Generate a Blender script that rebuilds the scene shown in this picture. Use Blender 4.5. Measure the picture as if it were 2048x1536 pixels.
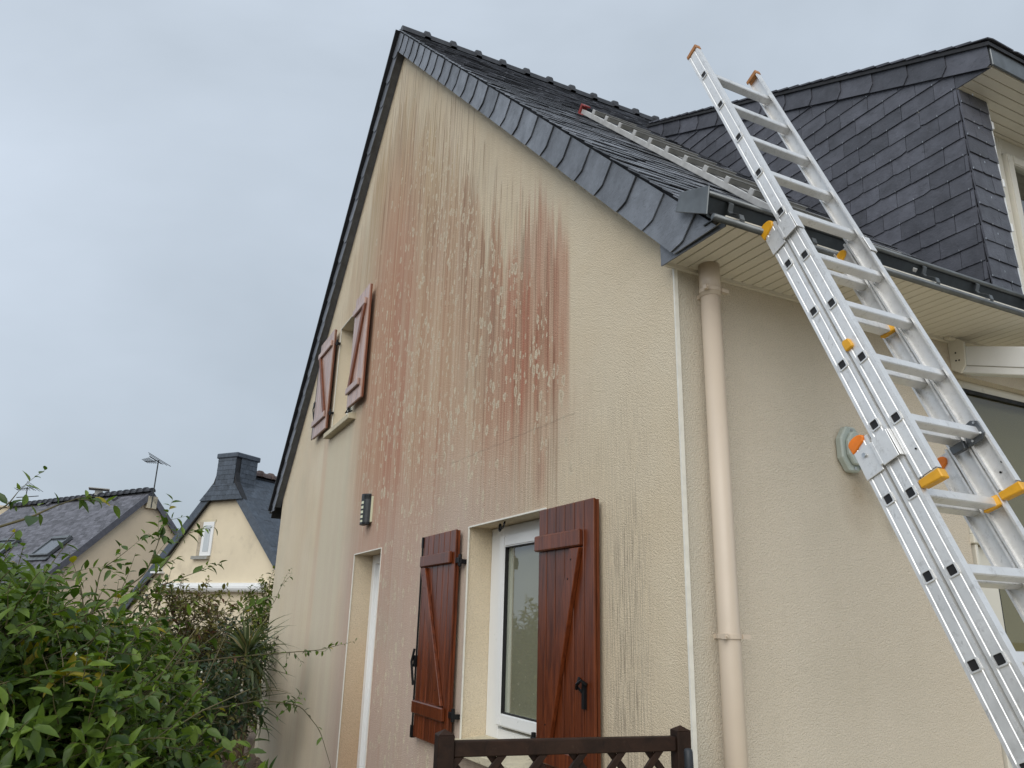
import bpy, bmesh, math, random
import numpy as np
from mathutils import Vector as V, Matrix

random.seed(7); rng = np.random.default_rng(7)
for o in list(bpy.data.objects): bpy.data.objects.remove(o)
SC = bpy.context.scene
COL = SC.collection

# ------------------------------------------------------------------ camera
CAM = V((-1.8535, -2.3029, 1.6)); YAW, PITCH, ROLL, FPX = 0.4542, 0.3038, 0.0273, 1539.5
def cam_axes():
    cy, sy, cp, sp = math.cos(YAW), math.sin(YAW), math.cos(PITCH), math.sin(PITCH)
    f = V((sy*cp, cy*cp, sp)); r = V((cy, -sy, 0)); u = r.cross(f)
    c, s = math.cos(ROLL), math.sin(ROLL)
    return c*r + s*u, -s*r + c*u, f
RR, UU, FF = cam_axes()
cd = bpy.data.cameras.new('camera'); cam = bpy.data.objects.new('camera', cd); COL.objects.link(cam)
cam.matrix_world = Matrix(((RR.x, UU.x, -FF.x, CAM.x), (RR.y, UU.y, -FF.y, CAM.y), (RR.z, UU.z, -FF.z, CAM.z), (0, 0, 0, 1)))
cd.sensor_width = 36; cd.lens = FPX/2048*36; cd.clip_start = 0.05; cd.clip_end = 2000
SC.camera = cam
def ray(px, py): return FF + RR*((px-1024)/FPX) - UU*((py-768)/FPX)
def on_plane(px, py, n, p0):
    d = ray(px, py); n = V(n); return CAM + d*((V(p0)-CAM).dot(n)/d.dot(n))
def at(px, py, dist):
    d = ray(px, py); return CAM + d*(dist/math.hypot(d.x, d.y))
def onX(px, py, x): return on_plane(px, py, (1, 0, 0), (x, 0, 0))

# ------------------------------------------------------------------ sky, sun, exposure
SUN_EL, SUN_AZ = math.radians(34), math.radians(226)      # azimuth clockwise from +Y
w = bpy.data.worlds.new('World'); SC.world = w; w.use_nodes = True
nt = w.node_tree; nt.nodes.clear()
out = nt.nodes.new('ShaderNodeOutputWorld'); bg = nt.nodes.new('ShaderNodeBackground'); bg.inputs['Strength'].default_value = 0.1
sk = nt.nodes.new('ShaderNodeTexSky'); sk.sky_type = 'NISHITA'; sk.sun_disc = False
sk.sun_elevation = SUN_EL; sk.sun_rotation = SUN_AZ; sk.dust_density = 3
tc = nt.nodes.new('ShaderNodeTexCoord'); mp = nt.nodes.new('ShaderNodeMapping'); mp.inputs['Scale'].default_value = (1.0, 1.0, 1.5); mp.inputs['Location'].default_value = (3.4, 4.6, 1.8)
nz = nt.nodes.new('ShaderNodeTexNoise'); nz.inputs['Scale'].default_value = 1.15; nz.inputs['Detail'].default_value = 6; nz.inputs['Roughness'].default_value = .52; nz.inputs['Distortion'].default_value = .35
rp = nt.nodes.new('ShaderNodeValToRGB')
rp.color_ramp.elements[0].position = .30; rp.color_ramp.elements[0].color = (3.75, 4.3, 4.85, 1)
rp.color_ramp.elements[1].position = .70; rp.color_ramp.elements[1].color = (6.2, 6.95, 7.95, 1)
mx = nt.nodes.new('ShaderNodeMix'); mx.data_type = 'RGBA'; mx.inputs[0].default_value = .9
nt.links.new(tc.outputs['Generated'], mp.inputs[0]); nt.links.new(mp.outputs[0], nz.inputs['Vector'])
nt.links.new(nz.outputs[0], rp.inputs[0]); nt.links.new(sk.outputs[0], mx.inputs[6]); nt.links.new(rp.outputs[0], mx.inputs[7])
nt.links.new(mx.outputs[2], bg.inputs[0]); nt.links.new(bg.outputs[0], out.inputs[0])
sd = bpy.data.lights.new('sun', 'SUN'); sd.energy = 1.5; sd.angle = math.radians(60); sd.color = (1, .97, .92)
sun = bpy.data.objects.new('sun', sd); COL.objects.link(sun)
sdir = V((math.sin(SUN_AZ)*math.cos(SUN_EL), math.cos(SUN_AZ)*math.cos(SUN_EL), math.sin(SUN_EL)))
sun.rotation_euler = sdir.to_track_quat('Z', 'Y').to_euler(); sun.location = (-6, -4, 14)
SC.view_settings.view_transform = 'Standard'; SC.view_settings.look = 'None'
SC.view_settings.exposure = 0.3; SC.view_settings.gamma = 1
SC.render.engine = 'CYCLES'

# ------------------------------------------------------------------ materials
def new_mat(name):
    m = bpy.data.materials.new(name); m.use_nodes = True
    return m, m.node_tree, m.node_tree.nodes['Principled BSDF']
class NT:
    def __init__(s, t): s.t = t
    def n(s, typ, **k):
        a = s.t.nodes.new('ShaderNode'+typ)
        for q, v in k.items():
            if q.startswith('i_'): a.inputs[q[2:].replace('_', ' ')].default_value = v
            else: setattr(a, q, v)
        return a
    def l(s, a, b): s.t.links.new(a, b)
    def pos(s, sx=1, sy=1, sz=1):
        g = s.n('NewGeometry'); m = s.n('Mapping'); m.inputs['Scale'].default_value = (sx, sy, sz); s.l(g.outputs['Position'], m.inputs[0]); return m.outputs[0]
    def noise(s, vec, scale, detail=4, rough=.55, dist=0):
        a = s.n('TexNoise'); a.inputs['Scale'].default_value = scale; a.inputs['Detail'].default_value = detail
        a.inputs['Roughness'].default_value = rough; a.inputs['Distortion'].default_value = dist
        s.l(vec, a.inputs['Vector']); return a.outputs[0]
    def ramp(s, fac, *st):
        r = s.n('ValToRGB'); e = r.color_ramp.elements
        while len(e) < len(st): e.new(.5)
        for q, (p, c) in zip(e, st):
            q.position = p; q.color = (*c, 1) if not isinstance(c, (int, float)) else (c, c, c, 1)
        s.l(fac, r.inputs[0]); return r.outputs[0]
    def math(s, op, a, b=None, clamp=False):
        m = s.n('Math', operation=op, use_clamp=clamp)
        for i, q in enumerate((a, b)):
            if q is None: continue
            if isinstance(q, (int, float)): m.inputs[i].default_value = q
            else: s.l(q, m.inputs[i])
        return m.outputs[0]
    def mix(s, f, a, b, mode='MIX'):
        m = s.n('Mix', data_type='RGBA', blend_type=mode)
        for i, q in ((0, f), (6, a), (7, b)):
            if isinstance(q, (int, float)): m.inputs[i].default_value = q
            elif isinstance(q, tuple): m.inputs[i].default_value = (*q, 1)
            else: s.l(q, m.inputs[i])
        return m.outputs[2]
    def bump(s, h, bsdf, dist=.01, strength=1.0, prev=None):
        b = s.n('Bump'); b.inputs['Distance'].default_value = dist; b.inputs['Strength'].default_value = strength
        s.l(h, b.inputs['Height'])
        if prev is not None: s.l(prev, b.inputs['Normal'])
        if bsdf is not None: s.l(b.outputs[0], bsdf.inputs['Normal'])
        return b.outputs[0]
    def tone(s):
        a = s.n('Attribute', attribute_name='tone'); o = s.n('ObjectInfo')
        return s.math('FRACT', s.math('ADD', a.outputs['Fac'], o.outputs['Random']))

def simple(name, col, rough=.5, metal=0, var=.25, nscale=12, bump=0, bscale=60, tone=0, stretch=(1, 1, 1), spec=.5, dirt=None):
    m, t, b = new_mat(name); N = NT(t)
    p = N.pos(*stretch)
    f = N.noise(p, nscale, 5)
    lo = tuple(c*(1-var) for c in col); hi = tuple(min(1, c*(1+var)) for c in col)
    c = N.ramp(f, (.3, lo), (.7, hi))
    if tone:
        tn = N.tone(); g = N.ramp(tn, (0, 1-tone), (1, 1+tone)); c = N.mix(1, c, g, 'MULTIPLY')
    if dirt:
        d = N.ramp(N.noise(N.pos(), dirt[1], 6, .65), (dirt[2], 0), (dirt[2]+.18, 1)); c = N.mix(N.math('MULTIPLY', d, dirt[3]), c, dirt[0])
    N.l(c, b.inputs['Base Color'])
    b.inputs['Metallic'].default_value = metal
    b.inputs['Specular IOR Level'].default_value = spec
    r = N.ramp(N.noise(p, nscale*2.3, 4), (.3, max(0, rough-.1)), (.7, min(1, rough+.1))); N.l(r, b.inputs['Roughness'])
    if bump: N.bump(N.noise(N.pos(*stretch), bscale, 4), b, bump)
    return m

def render_mat(name, stained):
    m, t, b = new_mat(name); N = NT(t)
    p = N.pos()
    base = N.ramp(N.noise(p, 1.3, 4), (.3, (.715, .605, .435)), (.7, (.755, .665, .51)))
    if not stained:
        base = N.ramp(N.noise(p, 1.1, 4), (.3, (.69, .605, .48)), (.7, (.73, .65, .53)))
    c = base
    fine = N.noise(p, 220, 3, .6)
    if not stained:
        dr = N.math('MULTIPLY', N.ramp(N.noise(N.pos(22, 1, .5), 1, 5, .65), (.5, 0), (.75, .10)), 1)
        c = N.mix(dr, c, (.50, .46, .37))
        sp = N.n('SeparateXYZ'); N.l(p, sp.inputs[0])
        c = N.mix(N.ramp(sp.outputs[0], (.03, .42), (.16, 0)), c, (.47, .47, .40))          # greenish strip beside the corner
        vd = N.n('VectorMath', operation='DISTANCE'); N.l(N.pos(1.3, 1, .8), vd.inputs[0]); vd.inputs[1].default_value = (1.22, 0, 1.75)
        c = N.mix(N.math('MULTIPLY', N.ramp(vd.outputs['Value'], (.02, .8), (.17, 0)), N.math('ADD', N.noise(p, 12, 4), .1), True), c, (.36, .27, .17))
        c = N.mix(N.ramp(N.noise(p, 55, 2), (.76, 0), (.79, .6)), c, (.25, .20, .14))
    if stained:
        a1 = N.n('Attribute', attribute_name='stain'); s1 = N.n('SeparateColor'); N.l(a1.outputs['Color'], s1.inputs[0])
        a2 = N.n('Attribute', attribute_name='stain2'); s2 = N.n('SeparateColor'); N.l(a2.outputs['Color'], s2.inputs[0])
        st = N.noise(N.pos(1, 26, .45), 1, 5, .62)        # fine vertical streaks
        st2 = N.noise(N.pos(1, 75, 1.3), 1, 4, .6)
        blot = N.noise(N.pos(1, 3, 1.2), 1, 5, .6)
        k = N.math('ADD', N.math('MULTIPLY', st, .75), N.math('MULTIPLY', st2, .5))
        def fac(ch, lo, hi, g=1.0):
            mm = N.n('MapRange', interpolation_type='SMOOTHSTEP'); mm.inputs['From Min'].default_value = lo; mm.inputs['From Max'].default_value = hi
            N.l(k, mm.inputs['Value']); mm.inputs['To Min'].default_value = .5
            return N.math('MULTIPLY', N.math('MULTIPLY', ch, mm.outputs[0]), g, True)
        c = N.mix(N.math('MULTIPLY', s2.outputs[1], .75), c, (.66, .60, .46))       # rain-washed pale
        c = N.mix(fac(a1.outputs['Alpha'], .45, .75, .9), c, (.52, .385, .235))     # tan streaks
        c = N.mix(N.math('MULTIPLY', s1.outputs[2], N.math('ADD', N.math('MULTIPLY', blot, .7), .5), True), c, (.575, .47, .40))   # mauve grey wash
        c = N.mix(fac(s1.outputs[0], .42, .8, 1.0), c, (.45, .192, .125))           # red algae
        c = N.mix(N.math('MULTIPLY', fac(s2.outputs[2], .5, .72), 1.0, True), c, (.25, .125, .075))   # narrow brown runs
        dk = N.math('MULTIPLY', s2.outputs[0], N.ramp(N.noise(N.pos(1, 130, 5), 1, 5, .7), (.45, 0), (.62, 1)))
        c = N.mix(N.math('MULTIPLY', dk, .6), c, (.16, .125, .10))
        # lichen rosettes: pale rings
        def lich(scale, sz, rmax, off, dens):
            wv = N.n('TexNoise'); wv.inputs['Scale'].default_value = 40; N.l(p, wv.inputs['Vector'])
            mp = N.n('Mapping'); mp.inputs['Scale'].default_value = (0, scale, scale*sz); mp.inputs['Location'].default_value = (0, off, off); N.l(p, mp.inputs[0])
            add = N.n('VectorMath', operation='MULTIPLY_ADD'); N.l(wv.outputs['Color'], add.inputs[0]); add.inputs[1].default_value = (0, .5, .5); N.l(mp.outputs[0], add.inputs[2])
            vo = N.n('TexVoronoi'); vo.inputs['Scale'].default_value = 1; vo.inputs['Randomness'].default_value = .95; N.l(add.outputs[0], vo.inputs['Vector'])
            sc = N.n('SeparateColor'); N.l(vo.outputs['Color'], sc.inputs[0])
            rad = N.math('ADD', N.math('MULTIPLY', sc.outputs[1], rmax*.6), rmax*.4)
            q = N.math('DIVIDE', vo.outputs['Distance'], rad)
            on = N.math('LESS_THAN', sc.outputs[0], N.math('MULTIPLY', s1.outputs[1], dens))
            disc = N.ramp(q, (.85, 1), (1.0, 0)); ring = N.ramp(q, (.45, .15), (.66, 1), (.9, 1), (1.0, 0))
            return N.math('MULTIPLY', on, disc), N.math('MULTIPLY', on, ring)
        for a in ((14.5, .62, .43, 3.1, .8), (23, .5, .42, 9.3, .62), (38, .5, .38, 5.7, .4)):
            d, r = lich(*a)
            c = N.mix(N.math('MULTIPLY', d, .55), c, (.46, .375, .265))
            c = N.mix(N.math('MULTIPLY', r, .8), c, (.70, .615, .46))
    if stained:      # hairline crack above the lower window
        sp = N.n('SeparateXYZ'); N.l(p, sp.inputs[0])
        q0, q1 = onX(900, 928, 0), onX(1150, 826, 0); a_ = (q1.z-q0.z)/(q1.y-q0.y)
        e = N.math('SUBTRACT', sp.outputs[2], N.math('ADD', N.math('MULTIPLY', sp.outputs[1], a_), q0.z-a_*q0.y))
        e = N.math('ABSOLUTE', N.math('ADD', e, N.math('MULTIPLY', N.math('SUBTRACT', N.noise(p, 7, 3), .5), .03)))
        inr = N.math('MULTIPLY', N.math('LESS_THAN', sp.outputs[1], q0.y), N.math('GREATER_THAN', sp.outputs[1], q1.y))
        c = N.mix(N.math('MULTIPLY', N.math('MULTIPLY', N.ramp(e, (0, 1), (.006, 0)), inr), .26), c, (.12, .09, .07))
    # slight greening / grime
    gr = N.ramp(N.noise(p, .9, 5, .6), (.5, 0), (.8, .35))
    c = N.mix(gr, c, (.44, .41, .32))
    pit = N.ramp(fine, (.32, .60), (.52, 1.0)); c = N.mix(.7, c, N.mix(1, c, pit, 'MULTIPLY'))
    N.l(c, b.inputs['Base Color']); b.inputs['Roughness'].default_value = .92; b.inputs['Specular IOR Level'].default_value = .2
    v = N.n('TexVoronoi', feature='SMOOTH_F1'); v.inputs['Scale'].default_value = 150; v.inputs['Smoothness'].default_value = .5
    dn = N.n('TexNoise'); dn.inputs['Scale'].default_value = 30; N.l(p, dn.inputs['Vector'])
    ad = N.n('VectorMath', operation='MULTIPLY_ADD'); N.l(dn.outputs['Color'], ad.inputs[0]); ad.inputs[1].default_value = (.02, .02, .02); N.l(p, ad.inputs[2]); N.l(ad.outputs[0], v.inputs['Vector'])
    h = N.math('ADD', N.math('MULTIPLY', v.outputs['Distance'], -.9), N.math('MULTIPLY', N.noise(p, 230, 3), 1.3))
    N.bump(h, b, .0036, .9)
    return m

def slate_mat(name, col, rough=.42, tonev=.3):
    m, t, b = new_mat(name); N = NT(t)
    p = N.pos()
    c = N.ramp(N.noise(p, 9, 5, .6), (.3, tuple(q*.75 for q in col)), (.7, tuple(q*1.25 for q in col)))
    tn = N.tone(); c = N.mix(1, c, N.ramp(tn, (0, 1-tonev), (1, 1+tonev)), 'MULTIPLY')
    c = N.mix(N.ramp(N.noise(p, 34, 6, .7), (.60, 0), (.72, .5)), c, tuple(q*1.9 for q in col))     # pale mineral scuffs
    c = N.mix(N.ramp(N.noise(N.pos(1, 1, 3), 22, 5, .7), (.56, 0), (.66, .55)), c, tuple(q*.5 for q in col))
    N.l(c, b.inputs['Base Color'])
    N.l(N.ramp(N.noise(p, 14, 4), (.3, rough-.12), (.7, rough+.12)), b.inputs['Roughness'])
    h = N.math('ADD', N.noise(p, 26, 5, .6), N.math('MULTIPLY', N.noise(N.pos(1, 1, 4), 45, 3), .5))
    N.bump(h, b, .004, .8)
    return m

def wood_mat(name, dark, light, rough, ax=(14, 14, 1.2), coat=0, worn=None):
    m, t, b = new_mat(name); N = NT(t)
    g = N.noise(N.pos(*ax), 3.2, 6, .62, .6)
    c = N.ramp(g, (.28, dark), (.5, tuple((a+d)/2 for a, d in zip(dark, light))), (.72, light))
    tn = N.tone(); c = N.mix(1, c, N.ramp(tn, (0, .82), (1, 1.18)), 'MULTIPLY')
    if worn:
        wn = N.ramp(N.noise(N.pos(*ax), 9, 5, .7), (.6, 0), (.75, .5)); c = N.mix(wn, c, worn)
    N.l(c, b.inputs['Base Color']); b.inputs['Roughness'].default_value = rough; b.inputs['Specular IOR Level'].default_value = .25
    if coat: b.inputs['Coat Weight'].default_value = coat; b.inputs['Coat Roughness'].default_value = .25
    N.bump(g, b, .0025, .7)
    return m

def alu_mat(name, col=(.84, .84, .83), rough=.44, brush=(60, 4, 4)):
    m, t, b = new_mat(name); N = NT(t)
    sc = N.noise(N.pos(90, 6, 3), 4, 5, .7)
    bl = N.noise(N.pos(), 9, 5, .65)
    c = N.ramp(bl, (.3, tuple(q*.86 for q in col)), (.7, col))
    dirt = N.ramp(N.noise(N.pos(), 30, 7, .78), (.54, 0), (.70, .6)); c = N.mix(dirt, c, (.42, .41, .39)); c = N.mix(N.ramp(N.noise(N.pos(40, 9, 4), 5, 5, .7), (.62, 0), (.70, .5)), c, (.30, .30, .29))
    N.l(c, b.inputs['Base Color']); b.inputs['Metallic'].default_value = .62
    N.l(N.ramp(sc, (.3, rough-.08), (.7, rough+.14)), b.inputs['Roughness'])
    N.bump(sc, b, .0006, .6)
    return m

def leaf_mat(name, lo, hi, yellow=None, yfrac=.03, rough=.42):
    m, t, b = new_mat(name); N = NT(t)
    tn = N.tone()
    c = N.ramp(tn, (0, lo), (.75, tuple((a*.4+d*.6) for a, d in zip(lo, hi))), (1, hi))
    if yellow: c = N.mix(N.math('GREATER_THAN', N.math('FRACT', N.math('MULTIPLY', tn, 17.3)), 1-yfrac), c, yellow)
    c = N.mix(.35, c, N.mix(1, c, N.ramp(N.noise(N.pos(), 60, 3), (.3, .6), (.7, 1.4)), 'MULTIPLY'))
    N.l(c, b.inputs['Base Color']); b.inputs['Roughness'].default_value = rough
    b.inputs['Specular IOR Level'].default_value = .45
    tr = N.n('BsdfTranslucent'); N.l(N.mix(1, c, (1.0, 1.15, .5), 'MULTIPLY'), tr.inputs[0])
    ms = N.n('MixShader'); ms.inputs[0].default_value = .3
    o = t.nodes['Material Output']; N.l(b.outputs[0], ms.inputs[1]); N.l(tr.outputs[0], ms.inputs[2]); N.l(ms.outputs[0], o.inputs[0])
    return m

def glass_mat(name, tint=(.82, .84, .80), refl=1.0):
    m, t, b = new_mat(name); N = NT(t)
    tr = N.n('BsdfTransparent'); tr.inputs[0].default_value = (*tint, 1)
    gl = N.n('BsdfGlossy'); gl.inputs['Roughness'].default_value = .02; gl.inputs[0].default_value = (.9, .92, .95, 1)
    fr = N.n('Fresnel'); fr.inputs[0].default_value = 1.6
    ms = N.n('MixShader'); ge = N.n('NewGeometry'); N.l(N.math('MULTIPLY', N.math('MULTIPLY', fr.outputs[0], refl, True), N.math('SUBTRACT', 1.0, ge.outputs['Backfacing'])), ms.inputs[0]); N.l(tr.outputs[0], ms.inputs[1]); N.l(gl.outputs[0], ms.inputs[2])
    N.l(ms.outputs[0], t.nodes['Material Output'].inputs[0])
    return m

M = {}
M['wall_gable'] = render_mat('stained roughcast render', True)
M['wall_front'] = render_mat('cream roughcast render', False)
M['slate'] = slate_mat('wet blue grey slate', (.125, .132, .148), .22, .7)
M['slate_verge'] = slate_mat('pale face of verge slate', (.150, .165, .190), .45, .22)
M['slate_dormer'] = slate_mat('dark purple grey slate', (.080, .083, .100), .42, .28)
M['slate_far'] = slate_mat('weathered neighbour slate', (.105, .105, .122), .6, .40)
M['slate_blue'] = slate_mat('blue grey neighbour slate', (.062, .078, .100), .5, .2)
M['deck'] = simple('roof underlay', (.02, .021, .024), .7)
M['ridge'] = simple('dark ridge tile', (.035, .037, .043), .5, var=.3, bump=.003)
M['ridge_red'] = simple('brown grey ridge tile', (.12, .085, .075), .7, var=.35, bump=.003)
M['zinc_dark'] = simple('weathered dark zinc', (.026, .030, .030), .45, .4, .35, 8, dirt=((.16, .17, .17), 20, .62, .5))
M['zinc'] = simple('grey zinc', (.15, .160, .163), .42, .75, .25, 7, dirt=((.08, .085, .085), 16, .58, .6))
M['soffit'] = simple('cream pvc cladding', (.68, .635, .535), .38, 0, .05, 3)
M['pipe'] = simple('sand beige pvc', (.595, .50, .395), .38, 0, .04, 4, dirt=((.42, .32, .25), 6, .6, .35))
M['pvc'] = simple('white pvc', (.79, .80, .79), .35, 0, .01, 2)
M['pvc_cream'] = simple('off white pvc', (.70, .67, .58), .35, 0, .04, 4)
M['bead'] = simple('white corner bead', (.76, .74, .66), .5, 0, .08, 20)
M['sill'] = simple('lichen spotted stone sill', (.56, .50, .36), .85, 0, .12, 14, .003, 70, dirt=((.16, .13, .07), 42, .56, .8))
M['shutter'] = wood_mat('red brown varnished wood', (.050, .0095, .003), (.190, .046, .013), .36, coat=.3)
M['shutter_old'] = wood_mat('weathered red brown wood', (.12, .040, .020), (.23, .085, .045), .5)
M['shutter_pale'] = wood_mat('weathered pinkish wood with painted sheen', (.30, .175, .135), (.50, .35, .29), .42, coat=.5, worn=(.55, .45, .40))  # weathered tone, lightened further to paint in sky sheen on the planks
M['fence'] = wood_mat('dark stained wood', (.012, .006, .0035), (.036, .017, .010), .6, ax=(5, 5, 5), worn=(.075, .046, .03))
M['iron'] = simple('black iron', (.012, .012, .013), .45, .6, .3)
M['black'] = simple('black rubber', (.008, .008, .009), .6)
M['alu'] = alu_mat('brushed aluminium')
M['alu_old'] = simple('pale weathered aluminium', (.54, .535, .515), .5, .35, .15, 18, dirt=((.30, .28, .25), 30, .6, .5))
M['rung_grey'] = simple('dull grey aluminium', (.40, .39, .35), .5, .6, .15, 18)
M['steel'] = simple('galvanised steel', (.50, .52, .53), .35, .9, .25, 40)
M['yellow'] = simple('yellow plastic', (.72, .36, .015), .4, 0, .1, 30)
M['orange'] = simple('orange plastic', (.80, .20, .008), .4, 0, .12, 30)
M['brown_cap'] = simple('faded orange cap', (.40, .165, .04), .45, 0, .25, 30)
M['red'] = simple('red plastic', (.28, .035, .03), .45, 0, .2, 30)
M['lamp'] = simple('anthracite metal', (.030, .034, .037), .5, .2, .2)
M['diffuser'] = simple('opal diffuser', (.66, .68, .50), .4, 0, .04)
M['plate'] = simple('pale green grey plastic', (.42, .47, .43), .35, 0, .1, 8)
M['glass'] = glass_mat('window glass', (.93, .95, .92), 1.5)
M['glass_dim'] = glass_mat('reflective glass', (.90, .90, .82), .8)
M['room'] = simple('room wall', (.42, .38, .30), .9, 0, .06, 2)
M['added_backing'] = simple('olive beige blind', (.29, .265, .20), .9, 0, .06, 1.5)  # tone of the sheets added behind the glass to brighten it
M['pane_backing'] = simple('pale curtain', (.50, .54, .56), .9, 0, .12, 9, stretch=(8, 8, .4))
M['far_wall'] = simple('cream neighbour render', (.68, .59, .43), .9, 0, .07, 1.2, dirt=((.40, .34, .25), 1.6, .55, .45))
M['far_wall_pink'] = simple('pinkish cream render', (.76, .62, .44), .9, 0, .07, 1.0, dirt=((.42, .34, .27), 1.4, .55, .4))
M['far_white'] = simple('white painted metal', (.74, .75, .74), .4, 0, .04)
M['gravel'] = simple('brown gravel', (.20, .145, .10), .95, 0, .5, 45, .02, 55, dirt=((.07, .05, .035), 14, .55, .6))
M['earth'] = simple('dark garden soil', (.045, .032, .022), .95, 0, .4, 12, .03, 20)
M['stem'] = simple('green brown stem', (.10, .085, .035), .6, 0, .35, 30)
M['bark'] = simple('brown twig', (.075, .05, .03), .75, 0, .3, 30)
M['leaf'] = leaf_mat('jasmine leaf', (.030, .066, .010), (.18, .27, .036), (.36, .30, .02), .012)
M['leaf_dark'] = leaf_mat('dark shrub leaf', (.010, .026, .009), (.040, .075, .018), None)
M['leaf_rose'] = leaf_mat('olive brown leaf', (.10, .10, .028), (.25, .235, .08), (.14, .07, .04), .10)
M['leaf_lime'] = leaf_mat('yellow green leaf', (.06, .085, .010), (.21, .22, .02), None)
M['blade'] = leaf_mat('yucca blade', (.045, .070, .035), (.17, .20, .10), (.22, .19, .09), .08)
M['leaf_shoot'] = leaf_mat('young vine leaf', (.05, .06, .015), (.14, .15, .035), None)
M['flower'] = simple('white bud', (.62, .60, .50), .6)

# ------------------------------------------------------------------ object helpers
def base_of(p):
    s = V((0, 0, 0))
    while p is not None: s = s + p.location; p = p.parent
    return s
def link(o, parent=None):
    COL.objects.link(o)
    if parent is not None: o.parent = parent
    return o
def thing(name, label, cat, loc=(0, 0, 0), group=None):
    o = bpy.data.objects.new(name, None); o.empty_display_size = .2; COL.objects.link(o); o.location = loc
    o['label'] = label; o['category'] = cat
    if group: o['group'] = group
    return o
class MB:
    def __init__(s): s.v = []; s.f = []; s.t = []
    def add(s, vs, fs, tone=None):
        o = len(s.v); s.v += [tuple(q) for q in vs]; s.f += [tuple(i+o for i in f) for f in fs]
        s.t += [random.random() if tone is None else tone]*len(vs); return s
    def obox(s, o, a, b, c, tone=None):
        o, a, b, c = V(o), V(a), V(b), V(c)
        if a.cross(b).dot(c) < 0: a, b = b, a
        vs = [o, o+a, o+a+b, o+b, o+c, o+a+c, o+a+b+c, o+b+c]
        return s.add(vs, [(0, 3, 2, 1), (4, 5, 6, 7), (0, 1, 5, 4), (1, 2, 6, 5), (2, 3, 7, 6), (3, 0, 4, 7)], tone)
    def box(s, lo, hi, tone=None):
        lo, hi = V(lo), V(hi); d = hi-lo
        return s.obox(lo, (d.x, 0, 0), (0, d.y, 0), (0, 0, d.z), tone)
    def bar(s, p, q, wd, ht, up=(0, 0, 1), tone=None):
        p, q = V(p), V(q); d = (q-p); z = V(up); x = d.cross(z).normalized(); z = x.cross(d).normalized()
        return s.obox(p - x*wd/2 - z*ht/2, x*wd, d, z*ht, tone)
    def prism(s, poly, ext, tone=None):
        poly = [V(p) for p in poly]; e = V(ext); n = len(poly)
        nn = sum(((poly[i]).cross(poly[(i+1) % n]) for i in range(n)), V((0, 0, 0)))
        if nn.dot(e) < 0: poly = poly[::-1]
        vs = poly+[p+e for p in poly]
        return s.add(vs, [tuple(range(n-1, -1, -1)), tuple(range(n, 2*n))]+[(i, (i+1) % n, (i+1) % n+n, i+n) for i in range(n)], tone)
    def tube(s, pts, r, n=8, cap=True, tone=None):
        pts = [V(p) for p in pts]; vs = []; fs = []
        up = V((0, 0, 1)); prev = None
        for i, p in enumerate(pts):
            d = (pts[min(i+1, len(pts)-1)]-pts[max(i-1, 0)]).normalized()
            if prev is None:
                a = d.orthogonal().normalized()
            else:
                a = (prev - d*prev.dot(d)).normalized()
            prev = a; b = d.cross(a); rr = r[i] if isinstance(r, (list, tuple)) else r
            vs += [p+(a*math.cos(2*math.pi*k/n)+b*math.sin(2*math.pi*k/n))*rr for k in range(n)]
        for i in range(len(pts)-1):
            for k in range(n): fs.append((i*n+k, i*n+(k+1) % n, (i+1)*n+(k+1) % n, (i+1)*n+k))
        if cap: fs += [tuple(range(n-1, -1, -1)), tuple(range((len(pts)-1)*n, len(pts)*n))]
        return s.add(vs, fs, tone)
    def build(s, name, mat, parent=None, smooth=False, bevel=0, kind=None, seg=1):
        b = base_of(parent); me = bpy.data.meshes.new(name)
        me.from_pydata([V(v)-b for v in s.v], [], s.f)
        a = me.attributes.new('tone', 'FLOAT', 'POINT'); a.data.foreach_set('value', s.t)
        if bevel:
            bm = bmesh.new(); bm.from_mesh(me)
            bmesh.ops.bevel(bm, geom=[e for e in bm.edges if e.is_manifold and e.calc_face_angle(0) > .6], offset=bevel, segments=seg, affect='EDGES', clamp_overlap=True)
            bm.to_mesh(me); bm.free()
        if smooth: me.polygons.foreach_set('use_smooth', [True]*len(me.polygons))
        me.materials.append(mat); o = bpy.data.objects.new(name, me); link(o, parent)
        if kind: o['kind'] = kind
        return o
def B(name, mat, parent, lo, hi, bevel=.003): return MB().box(lo, hi).build(name, mat, parent, bevel=bevel)

def clip(poly, region):
    """Sutherland-Hodgman, convex CCW region"""
    outp = poly
    for i in range(len(region)):
        a, b = region[i], region[(i+1) % len(region)]
        def side(p): return (b[0]-a[0])*(p[1]-a[1])-(b[1]-a[1])*(p[0]-a[0])
        inp, outp = outp, []
        for j in range(len(inp)):
            p, q = inp[j], inp[(j+1) % len(inp)]; sp, sq = side(p), side(q)
            if sp >= 0: outp.append(p)
            if (sp >= 0) != (sq >= 0):
                t = sp/(sp-sq); outp.append((p[0]+(q[0]-p[0])*t, p[1]+(q[1]-p[1])*t))
        if len(outp) < 3: return []
    return outp
def area(p): return sum(p[i][0]*p[(i+1) % len(p)][1]-p[(i+1) % len(p)][0]*p[i][1] for i in range(len(p)))/2

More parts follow.
